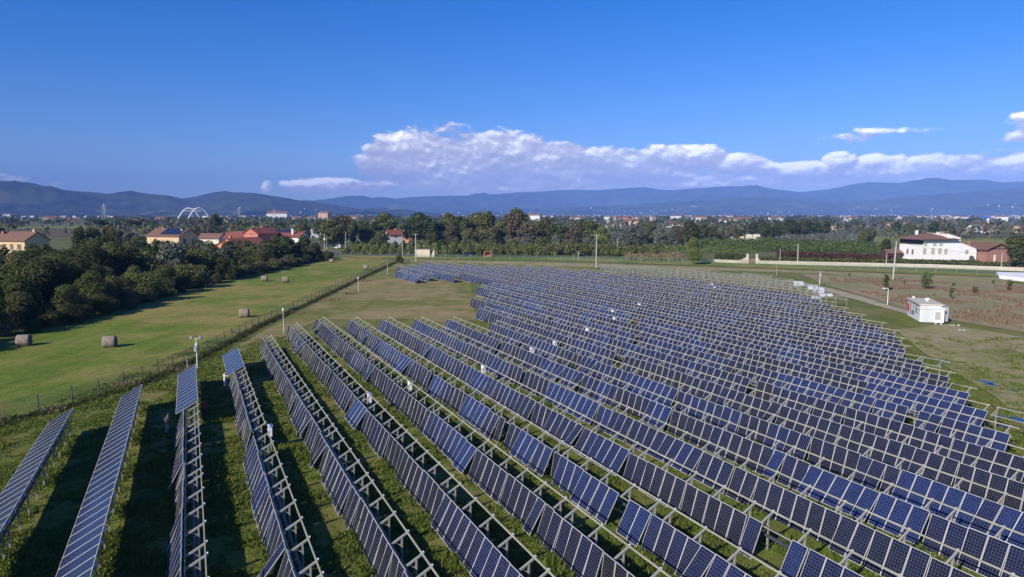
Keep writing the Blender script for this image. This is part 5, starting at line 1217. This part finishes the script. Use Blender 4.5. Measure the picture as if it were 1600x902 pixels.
# puddles
mw, nt, b = _nt('standing_water'); b.inputs['Base Color'].default_value = rgb(.02, .03, .035); b.inputs['Roughness'].default_value = .06
for x, y, rx, ry in ((1541, 599, .5, .6), (1550, 603, .4, .3), (1583, 612, .3, .3), (1594, 659, .55, .7), (1568, 654, .6, .25), (1572, 668, .4, .25)):
    g = G(x, y); pts = []
    for k in range(22): t = k / 22 * 6.283; q = 1 + .25 * math.sin(3 * t + x) + .2 * math.sin(5 * t + y); pts.append((g[0] + math.cos(t) * rx * q, g[1] + math.sin(t) * ry * q * 1.6))
    sheet('water', pts, mw, .125, False)

# ------------------------------------------------------------------ people
def person(label, loc, rz, top, legs, arms, hunch=0.0, hat=None, h=1.72):
    """one skinned body; arms: two lists (elbow, wrist) relative to the shoulders"""
    s = h / 1.75; bm_v = [(0, 0, .93), (0, -.01, 1.12), (0, -.02 - hunch * .3, 1.36 - hunch * .05), (0, -.03 - hunch * .5, 1.50 - hunch * .1), (0, -.045 - hunch * .6, 1.60 - hunch * .14)]
    rd = [(.155, .12), (.14, .105), (.17, .115), (.065, .065), (.06, .06)]; ed = [(0, 1), (1, 2), (2, 3), (3, 4)]
    def add(p, r, frm): bm_v.append(p); rd.append((r, r)); ed.append((frm, len(bm_v) - 1)); return len(bm_v) - 1
    wr = []
    for sd_, (el, wt) in zip((-1, 1), arms):
        a = add((sd_ * .19, -.02 - hunch * .35, 1.42 - hunch * .08), .075, 2); el = (sd_ * el[0], el[1], el[2]); wt = (sd_ * wt[0], wt[1], wt[2]); e_ = add(el, .055, a); wv = add(wt, .038, e_)
        d = (Vector(wt) - Vector(el)).normalized(); add(tuple(Vector(wt) + d * .06), .042, wv); wr.append((Vector(wt), d, sd_))
    for sd_ in (-1, 1):
        hp_ = add((sd_ * .10, 0, .86), .105, 0); kn = add((sd_ * .12, -.03, .48), .072, hp_); an = add((sd_ * .13, .02, .09), .048, kn); add((sd_ * .14, -.15, .035), .045, an)
    me = bpy.data.meshes.new('body'); me.from_pydata([tuple(c * s for c in v) for v in bm_v], ed, []); o = bpy.data.objects.new('tmp', me); C.objects.link(o)
    md = o.modifiers.new('k', 'SKIN'); me.skin_vertices[0].data[0].use_root = True
    for i, r in enumerate(rd): me.skin_vertices[0].data[i].radius = (r[0] * s, r[1] * s)
    o.modifiers.new('s', 'SUBSURF').levels = 2
    dg = bpy.context.evaluated_depsgraph_get(); bm2 = bpy.data.meshes.new_from_object(o.evaluated_get(dg)); bpy.data.objects.remove(o)
    mb = MB(); mb.v = [tuple(v.co) for v in bm2.vertices]; zt = .92 * s
    hd = Vector((0, -.06 - hunch * .7, 1.70 - hunch * .16)) * s
    for p in bm2.polygons:
        c = p.center; m_ = 0 if c.z > zt else 1
        if c.z < .10 * s: m_ = 3
        if c.z > (1.53 - hunch * .1) * s and abs(c.x) < .1: m_ = 2
        for q, d, sd_ in wr:
            if (c - q * s).length < .09 * s and (c - q * s).dot(d) > 0: m_ = 2
        mb.f.append(tuple(p.vertices)); mb.m.append(m_)
    # head with nose, brow and ears, palms with fingers: same continuous body mesh
    base = len(mb.v); nu, nv = 12, 9
    for j in range(nv + 1):
        ph = math.pi * j / nv
        for i in range(nu):
            t = 2 * math.pi * i / nu; x, y, z = math.sin(ph) * math.cos(t) * .078, math.sin(ph) * math.sin(t) * .095, math.cos(ph) * .118
            if z < -.04: x *= .82
            if math.sin(t) < -.98 and -.03 < z < .02: y -= .028
            mb.v.append((hd.x + x * s, hd.y + y * s, hd.z + z * s))
    for j in range(nv):
        for i in range(nu): a = base + j * nu; mb.f.append((a + i, a + nu + i, a + nu + (i + 1) % nu, a + (i + 1) % nu)); mb.m.append(2)
    for sx in (-1, 1):
        mb.tube(hd + Vector((sx * .075, .0, -.03)) * s, hd + Vector((sx * .088, .01, .03)) * s, .016 * s, .02 * s, 6, 2); mb.tube(hd + Vector((sx * .03, -.086, .01)) * s, hd + Vector((sx * .03, -.096, .01)) * s, .011 * s, .008 * s, 6, 3)
    mb.tube(hd + Vector((-.025, -.088, -.055)) * s, hd + Vector((.025, -.088, -.055)) * s, .007 * s, .007 * s, 5, 4)
    for q, d, sd_ in wr:
        q = (q + d * .09) * s; up = Vector((0, 0, 1)) if abs(d.z) < .8 else Vector((0, -1, 0)); sdv = d.cross(up).normalized(); dn = sdv.cross(d).normalized()
        for k, ln in enumerate((.062, .072, .068, .054)):
            p0 = q + sdv * (k - 1.5) * .021 * s; p1 = p0 + d * ln * .55 * s; p2 = p1 + (d * .7 - dn * .5) * ln * .55 * s; mb.path([p0 - d * .03 * s, p1, p2], [.010 * s, .009 * s, .007 * s], 5, 2)
        p0 = q - d * .03 * s + sdv * .035 * s; mb.path([p0, p0 + (sdv * .7 + d * .6) * .04 * s, p0 + (sdv * .5 + d) * .06 * s], [.012 * s, .010 * s, .008 * s], 5, 2)
    e = thing('person', label, 'person', loc, rz, None); link('body', mb.mesh('body', [top, legs, M['skin'], M['black'], M['redsign']], True), e)
    mb = MB(); prof = [(.0, .128), (.055, .115), (.086, .07), (.092, .01), (.085, -.03)]; mb.lathe([(r * s, z * s) for r, z in prof], 12, c=(hd.x, hd.y + .012 * s, hd.z + .004)); link('hair' if hat is None else 'cap', mb.mesh('hair', [M['hair'] if hat is None else hat], True), e)
    return e
dn = ((.25, .02, 1.16), (.27, -.06, .93))
person('person in white overalls reaching towards the tilted blue table', G(352, 605), R(75), M['clow'], M['clow'], (((.30, -.25, 1.30), (.20, -.50, 1.30)), ((.28, -.22, 1.24), (.18, -.48, 1.36))), .05, None, 1.6)
person('person in a dark grey jacket standing in the shade between two rows', G(260.5, 678), R(150), M['clod'], M['clog'], (((.24, -.05, 1.18), (.12, -.25, 1.08)), dn), .25, None, 1.6)
g = G(318, 655); person('person in a red jacket half hidden behind the rack', g, R(60), M['clor'], M['cloj'], (((.26, -.2, 1.25), (.16, -.42, 1.15)), ((.26, -.2, 1.22), (.14, -.42, 1.2))), .2, None, 1.65)

# ------------------------------------------------------------------ towns: houses one by one
hr_ = random.Random(77); HS = []
wallm = [plain('pale_wall_a', (.62, .58, .50), .9), plain('pale_wall_b', (.68, .67, .64), .9), plain('ochre_wall', (.52, .38, .24), .9), plain('rose_wall', (.48, .30, .24), .9)]
def hput(x, D, w, h, m_, r_, z=0): HS.append((x, D, w, h, m_, r_, z))
for x, D, w, h, m_ in ((969, 900, 20, 6, 1), (989, 1000, 26, 9, 2), (953, 930, 10, 7, 1), (1056, 950, 26, 5, 1), (1045, 1000, 14, 7, 1), (900, 1100, 12, 8, 1), (1104, 800, 15, 6, 2), (1132, 1150, 22, 10, 1), (1158, 1300, 40, 9, 1), (1205, 1250, 18, 12, 1), (1310, 760, 13, 5, 3), (1320, 720, 10, 3, 1), (1342, 900, 25, 5, 1), (1388, 880, 9, 7, 3), (1410, 850, 10, 8, 1), (1524, 700, 14, 6, 1), (1542, 640, 9, 4, 1), (1595, 640, 10, 7, 3), (835, 1500, 30, 17, 1), (508, 1500, 26, 22, 3), (560, 1300, 30, 5, 1), (330, 1500, 14, 14, 0), (358, 1300, 20, 10, 1), (435, 2100, 60, 22, 1), (250, 1500, 18, 12, 3), (12, 2200, 20, 20, 1), (1540, 2600, 26, 15, 4)): hput(x, D, w, h, m_, None)
while len(HS) < 172:
    D = 1500 + 4200 * hr_.random() ** 1.2; x = hr_.uniform(840, 1605) if hr_.random() < .8 else hr_.uniform(-20, 560)
    hput(x, D, hr_.uniform(12, 34), hr_.uniform(6, 15), hr_.choices((0, 1, 2, 3), (4, 5, 2, 1))[0], None)
VIL = [(hr_.choices((hr_.uniform(-10, 430), hr_.uniform(600, 900), hr_.uniform(880, 1280), hr_.uniform(1250, 1610)), (3, 1, 4, 5))[0], hr_.uniform(5600, 9000)) for _ in range(24)]
while len(HS) < 285:
    x, r_ = hr_.choice(VIL); x += hr_.gauss(0, 14); r_ += hr_.gauss(0, 260); r_ = max(5300, r_)
    a_ = math.atan((x - CX) / F); z = float(hill_h(np.array([a_]), np.array([r_]))[0])
    if z < 5 or z > 120: z = max(z, 0) if z < 120 else None
    if z is None: continue
    hput(x, r_ * math.cos(a_), hr_.uniform(8, 22), hr_.uniform(5, 8), hr_.choices((0, 1, 2, 3), (4, 5, 2, 1))[0], None, z)
HS.sort(key=lambda t: t[0]); cnts = {}
hn = {0: 'cream', 1: 'white', 2: 'ochre', 3: 'rose', 4: 'blue'}
for x, D, w, h, m_, r_, z in HS:
    where = 'on the hills' if z > 15 or D > 5500 else ('in the distant town' if D > 1400 else 'on the plain behind the trees')
    cnts[where] = cnts.get(where, 0) + 1
    p = hx(x, D); house('distant_house', f"tiny {hn[m_]} house, {ordw(cnts[where])} from the left {where}", 'house', (p[0], p[1], z - 1), hr_.uniform(-.6, .6), w, w * hr_.uniform(.5, .8), h, h + w * .13, M['bluep'] if m_ == 4 else wallm[m_], M['roof'] if hr_.random() < .85 else M['roofr'], simple=True, over=.4, group='houses ' + where)
# the rest of the far towns, one mass
mb = MB(); rnd = random.Random(8); VIL2 = [(rnd.uniform(-20, 1620), rnd.uniform(5800, 9600)) for _ in range(60)]
for i in range(1500):
    if rnd.random() < .6: D = rnd.uniform(3200, 6800); x = rnd.uniform(830, 1620) if rnd.random() < .75 else rnd.uniform(-30, 600); z = 0
    else:
        x, D = rnd.choice(VIL2); x += rnd.gauss(0, 22); D += rnd.gauss(0, 350); a_ = math.atan((x - CX) / F); z = float(hill_h(np.array([a_]), np.array([D / math.cos(a_)]))[0])
        if z > 140 * rnd.random() + 20: continue
        z = max(z, 0)
    p = hx(x, D); w = rnd.uniform(4, 13) * (1 if z < 10 else .6); h = rnd.uniform(5, 14) * (1 if z < 10 else .6); m_ = rnd.choices((0, 1, 2, 3), (4, 5, 2, 1))[0]
    mb.box(p[0] - w, p[1] - w * .5, z - 8, p[0] + w, p[1] + w * .5, z + h, m_)
    mb.hexa([(p[0] - w - .5, p[1] - w * .5 - .5, z + h + .01), (p[0] + w + .5, p[1] - w * .5 - .5, z + h + .01), (p[0] + w + .5, p[1] + w * .5 + .5, z + h + .01), (p[0] - w - .5, p[1] + w * .5 + .5, z + h + .01), (p[0] - w, p[1] - .3, z + h + w * .2), (p[0] + w, p[1] - .3, z + h + w * .2), (p[0] + w, p[1] + .3, z + h + w * .2), (p[0] - w, p[1] + .3, z + h + w * .2)], 4)
struct('far_town', mb.mesh('far_town', wallm + [M['roof']]), 'stuff', 'far rooftops of the towns on the plain and foothills')
flush_trees()
